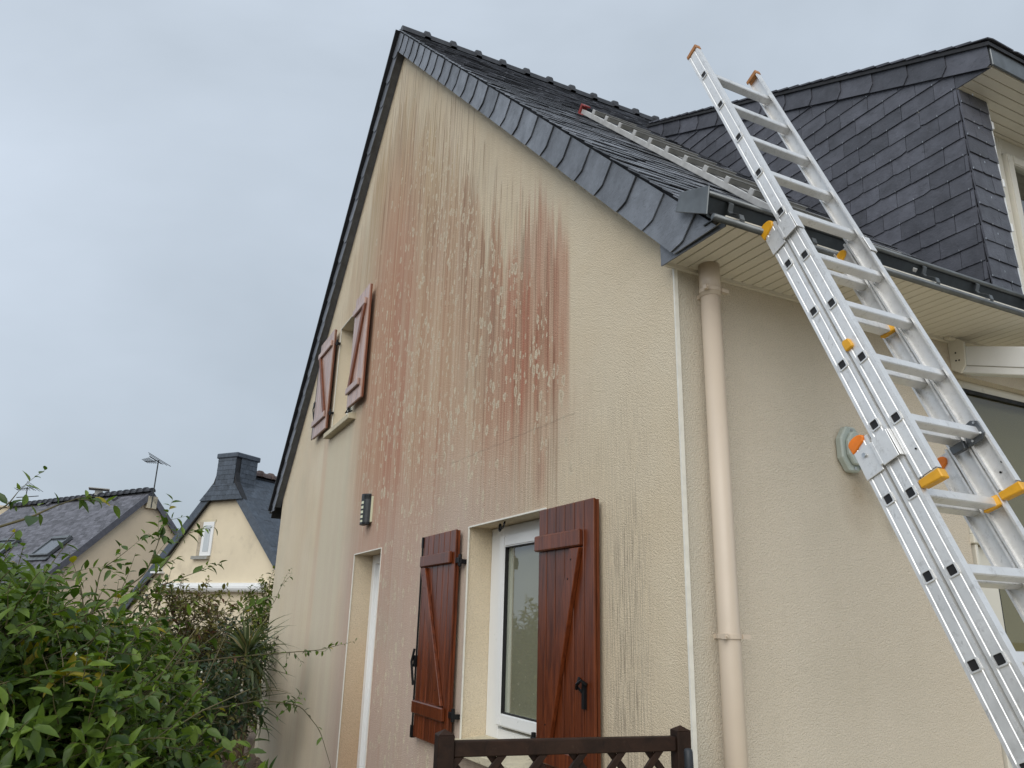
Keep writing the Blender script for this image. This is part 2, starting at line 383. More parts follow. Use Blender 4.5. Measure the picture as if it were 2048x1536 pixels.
def slate_field(nm, parent, O, u, v, region, expo, wd, mat, maxparts, t=.005, lap=.8, gap=.003, hooks=None, lift=None, jit=1.0):
    """individual slates laid in half-bond courses over a planar region given in (u, v)"""
    O, u, v = V(O), V(u).normalized(), V(v).normalized(); n = u.cross(v).normalized()
    if area(region) < 0: region = region[::-1]
    us = [p[0] for p in region]; vs_ = [p[1] for p in region]
    L = expo*(1+lap); lift = lift or 2.0*t
    variants = []
    def prism_local(poly):
        k = len(poly); v0 = 0
        bot = [V((p[0], p[1], lift*(1-p[1]/L))) for p in poly]; top = [q+V((0, 0, t)) for q in bot]
        return bot+top, [tuple(range(k-1, -1, -1)), tuple(range(k, 2*k))]+[(i, (i+1) % k, (i+1) % k+k, i+k) for i in range(k)]
    for i in range(6):
        g = gap/2; e = .004*jit
        poly = [(g, random.uniform(-e, e)), (wd-g, random.uniform(-e, e)), (wd-g, L), (g, L)]
        if i % 3 == 1: poly = [(g, e*1.5), (wd*.15, -e*.3), (wd-g, 0), (wd-g, L), (g, L)]
        if i % 3 == 2: poly = [(g, 0), (wd*.8, -e*.5), (wd-g, e*1.6), (wd-g, L), (g, L)]
        vv, ff = prism_local(poly); me = bpy.data.meshes.new(nm); me.from_pydata(vv, [], ff); me.materials.append(mat); variants.append(me)
    cells = []
    nr = int((max(vs_)-min(vs_))/expo)+2
    for r in range(-1, nr):
        v0 = min(vs_)+r*expo
        c0 = min(us)-wd+(wd/2 if r % 2 else 0)
        for c in range(int((max(us)-min(us))/wd)+3):
            u0 = c0+c*wd
            rect = [(u0+gap/2, v0), (u0+wd-gap/2, v0), (u0+wd-gap/2, v0+L), (u0+gap/2, v0+L)]
            vis = clip([(u0, v0), (u0+wd, v0), (u0+wd, v0+expo), (u0, v0+expo)], region)
            if len(vis) < 3 or area(vis) < .0006: continue
            p = clip(rect, region)
            if len(p) < 3: continue
            whole = abs(area(p)-area(rect)) < 1e-6
            ctr = O+u*(u0+wd/2)+v*(v0+expo/2)
            cells.append(((ctr-CAM).length, u0, v0, p, whole))
    cells.sort(key=lambda q: q[0])
    rest = MB(); b = base_of(parent); hk = MB()
    for i, (d, u0, v0, p, whole) in enumerate(cells):
        a = random.uniform(-.006, .006)*jit; dz = random.uniform(0, .002)*jit
        uu = u*math.cos(a)+v*math.sin(a); vv = v*math.cos(a)-u*math.sin(a)
        org = O+u*u0+v*v0+n*dz
        Mx = Matrix(((uu.x, vv.x, n.x, org.x), (uu.y, vv.y, n.y, org.y), (uu.z, vv.z, n.z, org.z), (0, 0, 0, 1)))
        if hooks:
            h0 = org+u*(wd/2)-v*.004+n*(lift+t)
            hk.bar(h0, h0+v*hooks+n*.001, .0022, .0022, n)
        if i < maxparts:
            if whole: me = random.choice(variants)
            else:
                vv_, ff = prism_local([(q[0]-u0, q[1]-v0) for q in p]); me = bpy.data.meshes.new(nm); me.from_pydata(vv_, [], ff); me.materials.append(mat)
            o = bpy.data.objects.new(nm, me); link(o, parent); o.matrix_local = Matrix.Translation(-b) @ Mx
        else:
            vv_, ff = prism_local([(q[0]-u0, q[1]-v0) for q in p]); rest.add([Mx @ q for q in vv_], ff)
    if rest.v: rest.build(nm+'_courses', mat, parent, kind='stuff')
    if hk.v: hk.build('slate_hooks', M['steel'], parent, kind='stuff')

# ------------------------------------------------------------------ ground
def structure(o, kind='structure'): o['kind'] = kind; return o
g = MB(); N_ = 40
g.add([(-400, -400, -.02), (400, -400, -.02), (400, 400, -.02), (-400, 400, -.02)], [(0, 1, 2, 3)])
structure(g.build('ground', M['earth']))
gp = MB(); xs = np.linspace(-1.4, 3.2, 60); ys = np.linspace(2.0, 16, 120)
vs = [(x, y, .012*math.sin(x*9+y*5)*math.sin(y*7)+random.uniform(-.008, .012)+.0) for y in ys for x in xs]
fs = [(j*60+i, j*60+i+1, (j+1)*60+i+1, (j+1)*60+i) for j in range(119) for i in range(59)]
gp.add([v for v in vs], fs, .5)
structure(gp.build('gravel_path', M['gravel']))
tr = MB(); tr.box((-3.2, -4.5, -.018), (8, -.004, -.006)); structure(tr.build('terrace', M['sill']))
st = MB()
for i in range(900):
    x = random.uniform(-1.3, .0); y = random.uniform(5.5, 12); r = random.uniform(.006, .022)
    q = [V((random.uniform(-1, 1), random.uniform(-1, 1), random.uniform(-.2, 1))).normalized()*r*random.uniform(.7, 1.2) for _ in range(1)]
    pts = [V((x+r*math.cos(a), y+r*math.sin(a)*.8, .008)) for a in np.linspace(0, 2*math.pi, 6)[:-1]]
    st.add(pts+[V((x+q[0].x*.3, y+q[0].y*.3, .012+r*.8))], [(k, (k+1) % 5, 5) for k in range(5)])
structure(st.build('gravel_stones', simple('gravel stones', (.26, .19, .135), .9, 0, .3, 30, tone=.5)), 'stuff')

# ------------------------------------------------------------------ the stained house
D = 8.533; PK = 4.2665; TANR = .983; EAVE = 3.227
def rake(y): return EAVE+TANR*(PK-abs(y-PK))
house = thing('house', 'large cream rendered house with red stained gable wall and slate roof', 'house', (0, 0, 0))

def sm(a, b, x):
    t = np.clip((x-a)/(b-a), 0, 1); return t*t*(3-2*t)
def vnoise(x, freq, seed):
    r = np.random.default_rng(seed); tab = r.random(4096); q = np.asarray(x)*freq+500; i = np.floor(q).astype(int); f = q-i; f = f*f*(3-2*f)
    return tab[i % 4096]*(1-f)+tab[(i+1) % 4096]*f
OPEN = [(1.06, 2.033, .98, 2.162), (5.15, 6.0, 3.545, 4.795), (3.785, 4.598, -.1, 2.167)]      # y0, y1, z0, z1
def build_gable():
    ys = list(np.arange(0, D, .0062)) + [D, PK]
    for a in OPEN: ys += [a[0], a[1]]
    ys = np.array(sorted(set(np.round(ys, 5)))); keep = [0]
    crit = [0, D, PK]+[q for a in OPEN for q in a[:2]]
    ys = np.array([y for i, y in enumerate(ys) if any(abs(y-c) < 1e-4 for c in crit) or all(abs(y-c) > .0025 for c in crit)])
    zs = list(np.arange(-.1, 7.5, .055))
    for a in OPEN: zs += [a[2], a[3]]
    zs = np.array(sorted(set(np.round(zs, 5)))); crz = [q for a in OPEN for q in a[2:]]
    zs = np.array([z for z in zs if any(abs(z-c) < 1e-4 for c in crz) or all(abs(z-c) > .012 for c in crz)])
    ny, nz = len(ys), len(zs)
    Y = np.repeat(ys[:, None], nz, 1); top = EAVE+TANR*(PK-np.abs(Y-PK)); Z = np.minimum(zs[None, :].repeat(ny, 0), top)
    idx = -np.ones((ny, nz), int); vs = []
    for i in range(ny):
        for j in range(nz):
            if j and Z[i, j]-Z[i, j-1] < 1e-6: idx[i, j] = idx[i, j-1]
            else: idx[i, j] = len(vs); vs.append((0.0, Y[i, j], Z[i, j]))
    fs = []
    for i in range(ny-1):
        cy = (ys[i]+ys[i+1])/2
        for j in range(nz-1):
            cz = (zs[j]+zs[j+1])/2
            if any(a[0] < cy < a[1] and a[2] < cz < a[3] for a in OPEN): continue
            q = [idx[i, j], idx[i, j+1], idx[i+1, j+1], idx[i+1, j]]; q2 = []
            for k in q:
                if k not in q2: q2.append(k)
            if len(q2) >= 3: fs.append(tuple(int(k) for k in q2))
    nflat = len(vs)
    dep = .22                                             # reveals
    for k, (y0, y1, z0, z1) in enumerate(OPEN):
        o = len(vs)
        vs += [(0, y0, z0), (0, y0, z1), (0, y1, z1), (0, y1, z0), (dep, y0, z0), (dep, y0, z1), (dep, y1, z1), (dep, y1, z0)]
        fs += [(o, o+4, o+5, o+1), (o+1, o+5, o+6, o+2), (o+2, o+6, o+7, o+3), (o+3, o+7, o+4, o)]
    P = np.array(vs); y = P[:, 1]; z = P[:, 2]; d = EAVE+TANR*(PK-np.abs(y-PK))-z
    s = .45*vnoise(y, 3.1, 1)+.3*vnoise(y, 9, 2)+.25*vnoise(y, 27, 3)           # streak profile along the wall
    s2 = .5*vnoise(y, 5, 4)+.5*vnoise(y, 40, 5)
    kz = sm(2.45, 3.05, z+.25*(vnoise(y, 20, 21)-.5)); sharp = kz*sm(.828, .872, y)+(1-kz)*sm(.45, 1.5, y)*.8
    kf = sm(3.4, 4.2, z); fade = 1-(kf*sm(4.2, 6.3, y)+(1-kf)*sm(4.2, 5.35, y))
    body = sharp*fade
    start = .18+.55*vnoise(y, 14, 6)+.35*vnoise(y, 45, 7)+.45*sm(3.2, .9, y)    # where each run starts below the rake
    run = sm(0, .2, d-start)
    # red
    bandA = sm(2.9, 3.5, y)*(1-sm(4.2, 5.3, y))*sm(.5, 2.6, d)*(.3+.7*sm(2.2, 3.4, z))
    bandB = sm(.22, .5, d)*sharp*(1-sm(1.35, 2.0, y))*sm(-.03, .28, 3.66+.34*vnoise(y, 17, 11)*sm(.84, 1.1, y)+.55*(vnoise(y, 60, 12)**3)*sm(.86, 1.0, y)-z)*(.10+.9*sm(2.15, 2.95, z))
    mid = sm(.9, 1.6, y)*(1-sm(2.8, 3.3, y))*(.40+.60*vnoise(y, 2.3, 8))*run*sm(5.3, 4.3, z)*(.25+.75*sm(2.1, 3.0, z))
    low = sm(2.2, 2.7, y)*(1-sm(4.2, 5.0, y))*sm(3.4, 2.6, z)*(.22*sm(1.0, 2.2, z)+.08)
    R = np.clip((.78*bandA+.98*bandB+.72*mid+low)*(.25+1.25*s), 0, 1)
    R = np.clip(R+.5*np.exp(-((y-1.13)/.06)**2-((z-2.35)/.16)**2)+.22*body*run*s2*(.4+.6*sm(1.8, 2.8, z))*sm(.5, 2.2, d), 0, 1)
    side = sm(4.9, 5.3, y)*(1-sm(6.0, 8.3, y))
    R = np.clip(R+.28*side*np.clip(s2-.38, 0, 1)*2*sm(.15, 1.0, d)*(1-.8*sm(3.6, 3.4, z)*sm(4.95, 5.1, y)*sm(6.15, 6.0, y))+.28*np.exp(-((y-6.15)/.09)**2)*sm(3.7, 3.4, z)*sm(0, 2.6, z), 0, 1)
    # tan runs
    T = np.clip((body*(.35*sm(.0, .35, d)+.65*run)*(.36+.72*s2)*(1-.35*sm(2.8, 1.4, z))+.55*sm(2.3, .2, d)*run*(1-sm(5.0, 6.2, y))*sharp*s2*sm(1.6, 3.0, y)), 0, 1)
    T = np.clip(T+.25*(1-sharp)*sm(.3, 1.4, d)*s2*.6, 0, 1)
    # mauve wash lower down
    Wm = np.clip(sm(3.1, 2.0, z)*sm(.9, 2.0, y)*(1-sm(4.6, 5.2, y))*.85+.35*sm(3.3, 1.5, z)*sm(4.6, 5.0, y)*(1-sm(5.6, 7.5, y))*(s2), 0, 1)
    # lichen density
    A = np.zeros_like(y)
    for cy, cz, sy_, sz_, a in ((2.4, 4.5, .50, .50, .95), (2.0, 4.95, .45, .35, .65), (1.42, 3.85, .26, .30, 1.0), (1.03, 3.45, .2, .38, .95), (1.2, 3.0, .35, .5, .5), (2.3, 2.85, .4, .45, .75), (1.75, 4.1, .4, .5, .45),
                                (1.75, 3.4, .4, .45, .55), (2.7, 3.7, .4, .7, .5), (3.0, 2.3, .35, .9, .75), (3.15, 1.2, .6, .9, .75), (3.4, 3.3, 1.0, 1.3, .32), (1.0, 3.9, .25, .2, .7), (2.9, 5.2, .6, .6, .5), (2.0, 3.3, 1.2, 1.2, .25)):
        A = np.maximum(A, a*np.exp(-((y-cy)/sy_)**2/2-((z-cz)/sz_)**2/2))
    A = A*np.clip(body*1.3, 0, 1)*run*(.45+.55*sm(2.2, 3.3, z))
    # narrow brown runs near the top, one by one
    K = np.zeros_like(y)
    flat = np.arange(len(y)) < nflat
    for i in range(760):
        y0 = rng.uniform(.95, 6.3)**1; wdt = rng.uniform(.004, .009)
        rz = EAVE+TANR*(PK-abs(y0-PK)); d0 = rng.uniform(.10, 1.5)+(.22 if y0 < 2.2 else 0); ln = rng.uniform(.25, 1.5); a = rng.uniform(.2, .9)
        if y0 > 4.6: a *= .5
        zz = rz-d0-z
        K = np.maximum(K, a*np.exp(-((y-y0)/wdt)**2)*sm(0, .05, zz)*(1-sm(ln*.2, ln, zz)))
    Dk = np.clip(.07*(1-sharp)*sm(.2, 1.2, d)+np.exp(-((y-.36)/.10)**2)*sm(2.25, 1.9, z)*.7+.35*np.exp(-((y-.47)/.05)**2)*sm(2.1, 1.8, z)+.30*sm(2.9, 2.3, z)*sm(.1, .35, y)*(1-sm(1.2, 2.2, y))+.25*sm(2.5, 2.15, z)*sm(1.0, 1.2, y)*(1-sm(1.9, 2.4, y)), 0, 1)
    Pl = np.clip(.55*np.exp(-((y-2.32)/.16)**2)*sm(2.6, 3.4, z)*sm(5.0, 4.4, z)+.5*np.exp(-((y-2.55)/.22)**2)*sm(1.8, 2.5, z)*sm(3.1, 2.7, z)+sm(3.55, 3.4, z)*sm(5.0, 5.15, y)*(1-sm(6.0, 6.15, y))*sm(-1, 2.5, z)+.35*sm(6.2, 6.6, y)*sm(3.4, 1.0, z), 0, 1)
    # reveals
    dr = (np.arange(len(y)) >= nflat)
    R[dr] = 0; K[dr] = 0; A[dr] = 0; Dk[dr] = 0; Wm[dr] = 0; Pl[dr] = 0; T[dr] = .05
    doorv = dr & (P[:, 1] > 3.5) & (P[:, 1] < 4.7); T[doorv & (z < 1)] = 1.0; T[doorv & (z > 1)] = .25; R[doorv & (z < 1)] = .3
    me = bpy.data.meshes.new('gable_wall'); me.from_pydata(vs, [], fs)
    c1 = me.attributes.new('stain', 'FLOAT_COLOR', 'POINT'); c1.data.foreach_set('color', np.stack([R, A, Wm, T], 1).astype(np.float32).ravel())
    c2 = me.attributes.new('stain2', 'FLOAT_COLOR', 'POINT'); c2.data.foreach_set('color', np.stack([Dk, Pl, K, np.ones_like(y)], 1).astype(np.float32).ravel())
    me.materials.append(M['wall_gable']); o = bpy.data.objects.new('gable_wall', me); link(o, house); return o
build_gable()
# front wall with glazed opening, back and far walls
fw = MB(); dx0, dz1, LX = 1.66, 2.86, 8.0
fw.add([(0, 0, -.1), (dx0, 0, -.1), (dx0, 0, 3.2), (0, 0, 3.2)], [(0, 1, 2, 3)])
fw.add([(dx0, 0, dz1), (3.9, 0, dz1), (3.9, 0, 3.2), (dx0, 0, 3.2)], [(0, 1, 2, 3)])
fw.add([(3.9, 0, -.1), (LX, 0, -.1), (LX, 0, 3.2), (3.9, 0, 3.2)], [(0, 1, 2, 3)])
fw.add([(dx0, 0, -.1), (dx0, .12, -.1), (dx0, .12, dz1), (dx0, 0, dz1)], [(0, 1, 2, 3)])
fw.add([(dx0, 0, dz1), (dx0, .12, dz1), (3.9, .12, dz1), (3.9, 0, dz1)], [(0, 1, 2, 3)])
fw.build('front_wall', M['wall_front'], house)
bw = MB(); bw.add([(0, D, -.1), (LX, D, -.1), (LX, D, 3.2), (0, D, 3.2)], [(0, 3, 2, 1)])
bw.add([(LX, 0, -.1), (LX, D, -.1), (LX, D, EAVE), (LX, PK, rake(PK)), (LX, 0, EAVE)], [(0, 1, 2, 3, 4)])
bw.build('rear_wall', M['wall_front'], house)
# rooms seen through the glass
rm = MB()
for lo, hi in (((.24, .9, .5), (1.6, 3.2, 2.5)), ((.24, 4.9, 3.3), (2.2, 6.2, 5.0)), ((1.5, .14, -.05), (4.6, 2.6, 2.95))):
    x0, y0, z0 = lo; x1, y1, z1 = hi
    if x0 > 1:  # open towards -y
        rm.add([(x0, y0, z0), (x1, y0, z0), (x1, y1, z0), (x0, y1, z0), (x0, y0, z1), (x1, y0, z1), (x1, y1, z1), (x0, y1, z1)], [(0, 1, 2, 3), (4, 7, 6, 5), (1, 5, 6, 2), (2, 6, 7, 3), (3, 7, 4, 0)])
    else:
        rm.add([(x0, y0, z0), (x1, y0, z0), (x1, y1, z0), (x0, y1, z0), (x0, y0, z1), (x1, y0, z1), (x1, y1, z1), (x0, y1, z1)], [(0, 1, 2, 3), (4, 7, 6, 5), (0, 4, 5, 1), (1, 5, 6, 2), (2, 6, 7, 3)])
rm.build('room_lining', M['room'], house)
MB().box((.185, 1.0, 1.02), (.190, 2.0, 2.14)).build('pane_backing', M['added_backing'], house)  # this and the next two: sheets added behind panes to brighten the glass
MB().box((1.70, .115, .0), (3.9, .12, 2.85)).build('pane_backing', M['added_backing'], house)
MB().box((.235, 5.16, 3.6), (.240, 6.0, 4.8)).build('pane_backing', M['added_backing'], house)
# white beads on arrises
bd = MB(); bd.box((-.006, -.006, -.1), (.012, .003, 3.03)); bd.build('corner_bead', M['bead'], house)
for (y0, y1, z0, z1) in OPEN:
    e = .004
    b_ = MB(); b_.box((-e, y1-.008, z0), (.004, y1+.001, z1)); b_.box((-e, y0-.001, z0), (.004, y0+.008, z1)); b_.box((-e-.001, y0+.008, z1-.006), (.004, y1-.008, z1+.002))
    b_.build('edge_bead', M['bead'], house)

# roof deck
ROOF = 7.585                                              # deck top at the ridge line
def rz(y): return ROOF-TANR*abs(PK-y)
XV = -.07
deck = MB()
th = .10
deck.prism([(XV, -.330, rz(-.330)), (XV, PK, ROOF), (XV, PK, ROOF-th), (XV, -.24, 3.064)], (LX+.2, 0, 0))
deck.prism([(XV, D+.385, rz(D+.385)), (XV, PK, ROOF), (XV, PK, ROOF-th), (XV, D+.385, rz(D+.385)-.07)], (LX+.2, 0, 0))
roof = deck.build('roof', M['deck'], house)
SL = math.hypot(1, TANR); vdir = V((0, 1, TANR))/SL; L_slope = (PK+.40)*SL
slate_field('slate', roof, (XV-.03, -.345, rz(-.345)), (1, 0, 0), vdir, [(0, 0), (3.6, 0), (3.6, L_slope-.11), (0, L_slope-.11)], .105, .22, M['slate'], 170, t=.005, lift=.0095, jit=3.2)
far = MB(); far.obox((3.5, -.40, rz(-.40)+.004), (LX-3.3, 0, 0), V((0, 1, TANR))*(PK+.4), (0, -.008, .009)); far.build('slate_covering', M['slate'], roof)
vb = V((0, -1, TANR))/SL
slate_field('rear_slate', roof, (1.2, D+.40, rz(D+.40)), (-1, 0, 0), vb, [(0, 0), (1.3, 0), (1.3, L_slope-.03), (0, L_slope-.03)], .105, .22, M['slate'], 60, t=.006)
far = MB(); far.obox((1.1, D+.40, rz(D+.40)+.004), (LX-.9, 0, 0), V((0, -1, TANR))*(PK+.4), (0, .008, .009)); far.build('slate_covering', M['slate'], roof)
# ridge: half-round tiles with raised collars every 0.3 m
def ridge_tile(p, d, length, r, mat, parent, collar=True, name='ridge_tile'):
    d = V(d).normalized(); sd = d.cross(V((0, 0, 1))).normalized(); mb = MB(); n = 9; p = V(p)
    prof = [(0, r*1.0), (length*.80, r*1.0), (length*.82, r*1.38), (length*.98, r*1.42), (length*1.04, r*1.15)] if collar else [(0, r), (length, r)]
    vs = []; fs = []
    for (a, rr) in prof:
        vs += [p+d*a+sd*rr*math.cos(math.pi*k/(n-1))*1.15+V((0, 0, rr*math.sin(math.pi*k/(n-1))-(.03 if k in (0, n-1) else 0))) for k in range(n)]
    for i in range(len(prof)-1):
        for k in range(n-1): fs.append((i*n+k, i*n+k+1, (i+1)*n+k+1, (i+1)*n+k))
    fs += [tuple(range(n)), tuple(range((len(prof)-1)*n, len(prof)*n))]
    mb.add(vs, fs); return mb.build(name, mat, parent, smooth=False)
proto = None
for k in range(14):
    p = V((XV-.03+.03+k*.3, PK, ROOF-.005))
    if proto is None: proto = ridge_tile(p, (1, 0, 0), .3, .062, M['ridge'], roof)
    else:
        c = proto.copy(); COL.objects.link(c); c.location = (k*.3, 0, 0)
# verge slates on both rakes (hooked lower corner)
def verge(sign, n_):
    for k in range(n_):
        s0 = k*.264; 
        if s0 > SL*(PK+.47): break
        # local: s downwards along slope from the ridge, t perpendicular down from deck top
        T0, T1, T2 = .010, .125, .19
        w_ = .275
        tail = .045
        poly = [(s0, T0), (s0+w_, T0), (s0+w_, T1), (s0+w_-.010, T1+.018), (s0+w_-tail, T2), (s0-tail-.01, T2), (s0, T1)]
        # clip at ridge (mitre) and at eave soffit level
        pts3 = []
        def w3(s, t):
            y = PK-sign*s/SL-sign*(-t)*TANR/SL*(1) ; z = ROOF-s*TANR/SL-t/SL
            # perpendicular inward-down from the slope surface
            y = PK-sign*(s/SL-t*TANR/SL); return (y, z)
        p2 = [w3(s, t) for s, t in poly]
        reg = [(-1, 3.02), (PK, 3.02), (PK, 8), (-1, 8)] if sign > 0 else [(PK, 3.02), (D+1, 3.02), (D+1, 8), (PK, 8)]
        if area(p2) < 0: p2 = p2[::-1]
        p2 = clip(p2, reg)
        if sign > 0: p2 = clip(p2, [(-.392, 0), (9, 0), (9, 9), (-.392, 9)]) if p2 else p2
        if len(p2) < 3: continue
        x0 = XV-.006-random.uniform(0, .002); tl = .010
        mb = MB(); kk = len(p2)
        # tilt so that each slate's lower end stands proud over the next
        sc = [(PK-sign*0-q[0])*sign*SL for q in p2]
        def xo(q):
            s_ = (sign*(PK-q[0])+ (ROOF-q[1])*TANR)/SL
            return x0-tl*max(0, min(1, (s_-s0)/w_))
        ft = [V((xo(q)-.006, q[0], q[1])) for q in p2]; bk = [V((xo(q), q[0], q[1])) for q in p2]
        mb.add(bk+ft, [tuple(range(kk)), tuple(range(2*kk-1, kk-1, -1))]+[(i, i+kk, (i+1) % kk+kk, (i+1) % kk) for i in range(kk)])
        mb.build('verge_slate', M['slate_verge'], roof)
verge(1, 30); verge(-1, 30)
for sg in (1, -1):
    e_ = V((0, -sg, -TANR)).normalized(); pn_ = V((0, sg*TANR, -1)).normalized(); LLr = SL*(PK+.30)
    o_ = V((XV-.012, PK, ROOF))+pn_*.165
    MB().obox(o_+e_*.10, e_*(LLr-.22), V((-XV+.011, 0, 0)), pn_*-.010).build('verge_fillet', M['slate_verge'], roof)
    if sg < 0: MB().obox(V((XV-.06, PK, ROOF))+pn_*.004, e_*(LLr+.06), V((.062, 0, 0)), pn_*.028).build('rake_batten', M['deck'], roof)
# slates closing the end of the boxed eave
mb = MB(); mb.prism([(-.066, -.005, 3.225), (-.066, -.008, 3.012), (-.066, -.388, 3.010), (-.066, -.390, 3.03), (-.066, -.20, 3.035)], (-.006, 0, 0)); mb.build('verge_slate', M['slate_verge'], roof)
# soffit boards
core = MB(); core.box((-.06, -.385, 3.045), (LX, 0, 3.06)); sof = core.build('soffit', M['soffit'], house)
k = 0; xx = -.058
while xx < 4.2:
    MB().box((xx+.0025, -.384, 3.033), (xx+.0555, -.0015, 3.0455)).build('board', M['soffit'], sof, bevel=.0025); xx += .058
MB().box((-.055, -.018, 3.018), (LX, -.001, 3.034)).build('trim', M['soffit'], sof)
# gutter
gx0 = -.115
gm = MB()
prof = [(-.355, 3.150), (-.345, 3.12), (-.335, 3.09), (-.342, 3.062), (-.365, 3.040), (-.392, 3.030)]
back = [(-.250, 3.150), (-.250, 3.05), (-.36, 3.012)]
n_ = len(prof); vs = [(gx0, y, z) for y, z in prof]+[(LX, y, z) for y, z in prof]
gm.add(vs, [(i, i+1, i+1+n_, i+n_) for i in range(n_-1)])
gm.box((gx0+.02, -.387, 3.047), (LX, -.30, 3.052))
gut = gm.build('gutter', M['zinc_dark'], house)
MB().tube([(gx0-.02, -.400, 3.026), (LX, -.400, 3.026)], .0135, 10).build('drip_bead', M['zinc'], gut, smooth=True)
MB().tube([(gx0, -.357, 3.152), (LX, -.357, 3.152)], .011, 8).build('rim_bead', M['zinc'], gut, smooth=True)
MB().prism([(gx0, -.17, 3.165), (gx0, -.205, 3.235), (gx0, -.372, 3.175), (gx0, -.350, 3.065)], (-.006, 0, 0)).build('end_cap', M['zinc'], gut, bevel=.002)
for k, bx in enumerate((-.01, .355, .715, 1.075, 1.435, 1.795, 2.155)):
    path = [(-.350, 3.155), (-.362, 3.130), (-.352, 3.105), (-.362, 3.088), (-.385, 3.078), (-.407, 3.062), (-.412, 3.040), (-.402, 3.020)]
    mb = MB()
    for a, b_ in zip(path[:-1], path[1:]):
        mb.bar((bx, a[0], a[1]), (bx, b_[0], b_[1]), .022, .004, (1, 0, 0)) if False else mb.obox((bx-.011, a[0], a[1]), (.022, 0, 0), (0, b_[0]-a[0], b_[1]-a[1]), (0, -.004, .001))
    mb.tube([(bx+.01+.014*math.cos(t), -.345, 3.166+.007*math.sin(t)) for t in np.linspace(0, 6.28, 10)], .0022, 5, cap=False)
    mb.build('bracket', M['zinc'], gut)
# downpipe
dp = MB().tube([(.122, -.072, -.05), (.122, -.072, 2.94)], .0395, 20).build('downpipe', M['pipe'], house, smooth=True)
MB().tube([(.122, -.072, 2.89), (.122, -.072, 3.033)], .0430, 20).build('socket', M['pipe'], dp, smooth=True)
for z in (2.915, 1.583):
    mb = MB(); mb.tube([(.122, -.072, z-.008), (.122, -.072, z+.008)], .0455, 20, tone=.2); mb.box((.150, -.112, z-.008), (.185, -.094, z+.008)); mb.box((.066, -.112, z-.009), (.084, -.094, z+.009)); mb.tube([(.075, -.111, z), (.075, -.118, z)], .005, 6); mb.box((.114, -.034, z-.008), (.131, 0, z+.008))
    mb.build('clamp', M['pipe'], dp)

# ---- lower window
def window(y0, y1, z0, z1, xf, fr_w, sash_w, sash, parent, name='window', mat='pvc'):
    mb = MB()
    for lo, hi in (((xf, y1-fr_w, z0), (xf+.07, y1, z1)), ((xf, y0, z0), (xf+.07, y0+fr_w, z1)), ((xf, y0+fr_w, z1-fr_w*.4), (xf+.07, y1-fr_w, z1)), ((xf, y0+fr_w, z0), (xf+.07, y1-fr_w, z0+.07))): mb.box(lo, hi)
    wn = mb.build(name, M[mat], parent, bevel=.004)
    a0, a1, b0, b1 = sash; s = sash_w; mb = MB(); x = xf-.028
    for lo, hi in (((x, a1-s, b0), (xf+.04, a1, b1)), ((x, a0, b0), (xf+.04, a0+s, b1)), ((x, a0+s, b1-s), (xf+.04, a1-s, b1)), ((x, a0+s, b0), (xf+.04, a1-s, b0+s))): mb.box(lo, hi)
    mb.build('sash', M[mat], wn, bevel=.007, seg=2)
    mb = MB(); g = .006
    for lo, hi in (((x+.006, a1-s-g, b0+s), (xf, a1-s, b1-s)), ((x+.006, a0+s, b0+s), (xf, a0+s+g, b1-s)), ((x+.006, a0+s+g, b1-s-g), (xf, a1-s-g, b1-s)), ((x+.006, a0+s+g, b0+s), (xf, a1-s-g, b0+s+g))): mb.box(lo, hi)
    mb.build('gasket', M['black'], wn)
    MB().box((xf-.004, a0+s, b0+s), (xf+.004, a1-s, b1-s)).build('pane', M['glass'], wn)
    return wn
lw = window(1.062, 2.031, .985, 2.160, .155, .155, .066, (1.235, 1.862, 1.075, 2.100), house)
sl_ = MB(); sl_.prism([(-.10, 1.01, .935), (-.10, 1.01, .975), (.155, 1.01, 1.005), (.155, 1.01, .935)], (0, 1.07, 0)); sl_.build('window_sill', M['sill'], house, bevel=.004)
hk = MB().tube([(.06, 1.66, 2.162), (.05, 1.66, 2.128), (.04, 1.65, 2.12), (.03, 1.62, 2.128)], .005, 6); hk.tube([(.05, 1.70+.012*math.cos(t), 2.13+.02*math.sin(t)) for t in np.linspace(0, 6.28, 10)], .005, 5, cap=False); hk.tube([(.06, 1.66, 2.135), (.0, 1.55, 2.135)], .004, 5); hk.build('shutter_stop', M['iron'], house)
# ---- upper window
uw = window(5.152, 5.998, 3.60, 4.793, .155, .06, .055, (5.21, 5.94, 3.66, 4.75), house)
us = MB(); us.prism([(-.075, 4.99, 3.505), (-.075, 4.99, 3.56), (.155, 4.99, 3.60), (.155, 4.99, 3.505)], (0, 1.05, 0)); us.build('window_sill', M['sill'], house, bevel=.004)
# ---- white door at the back of its reveal
dm = MB(); dm.box((.20, 3.787, -.05), (.25, 4.596, 2.165)); door = dm.build('door', M['pvc'], house)
MB().box((.17, 4.52, -.05), (.215, 4.597, 2.166)).build('door_frame', M['pvc'], door, bevel=.004)
MB().box((.17, 3.786, -.05), (.215, 3.86, 2.166)).build('door_frame', M['pvc'], door, bevel=.004)
MB().box((.17, 3.86, 2.09), (.215, 4.52, 2.166)).build('door_frame', M['pvc'], door, bevel=.004)
MB().box((.19, 3.95, 1.1), (.20, 4.43, 1.95)).build('door_panel', M['pvc'], door, bevel=.003)

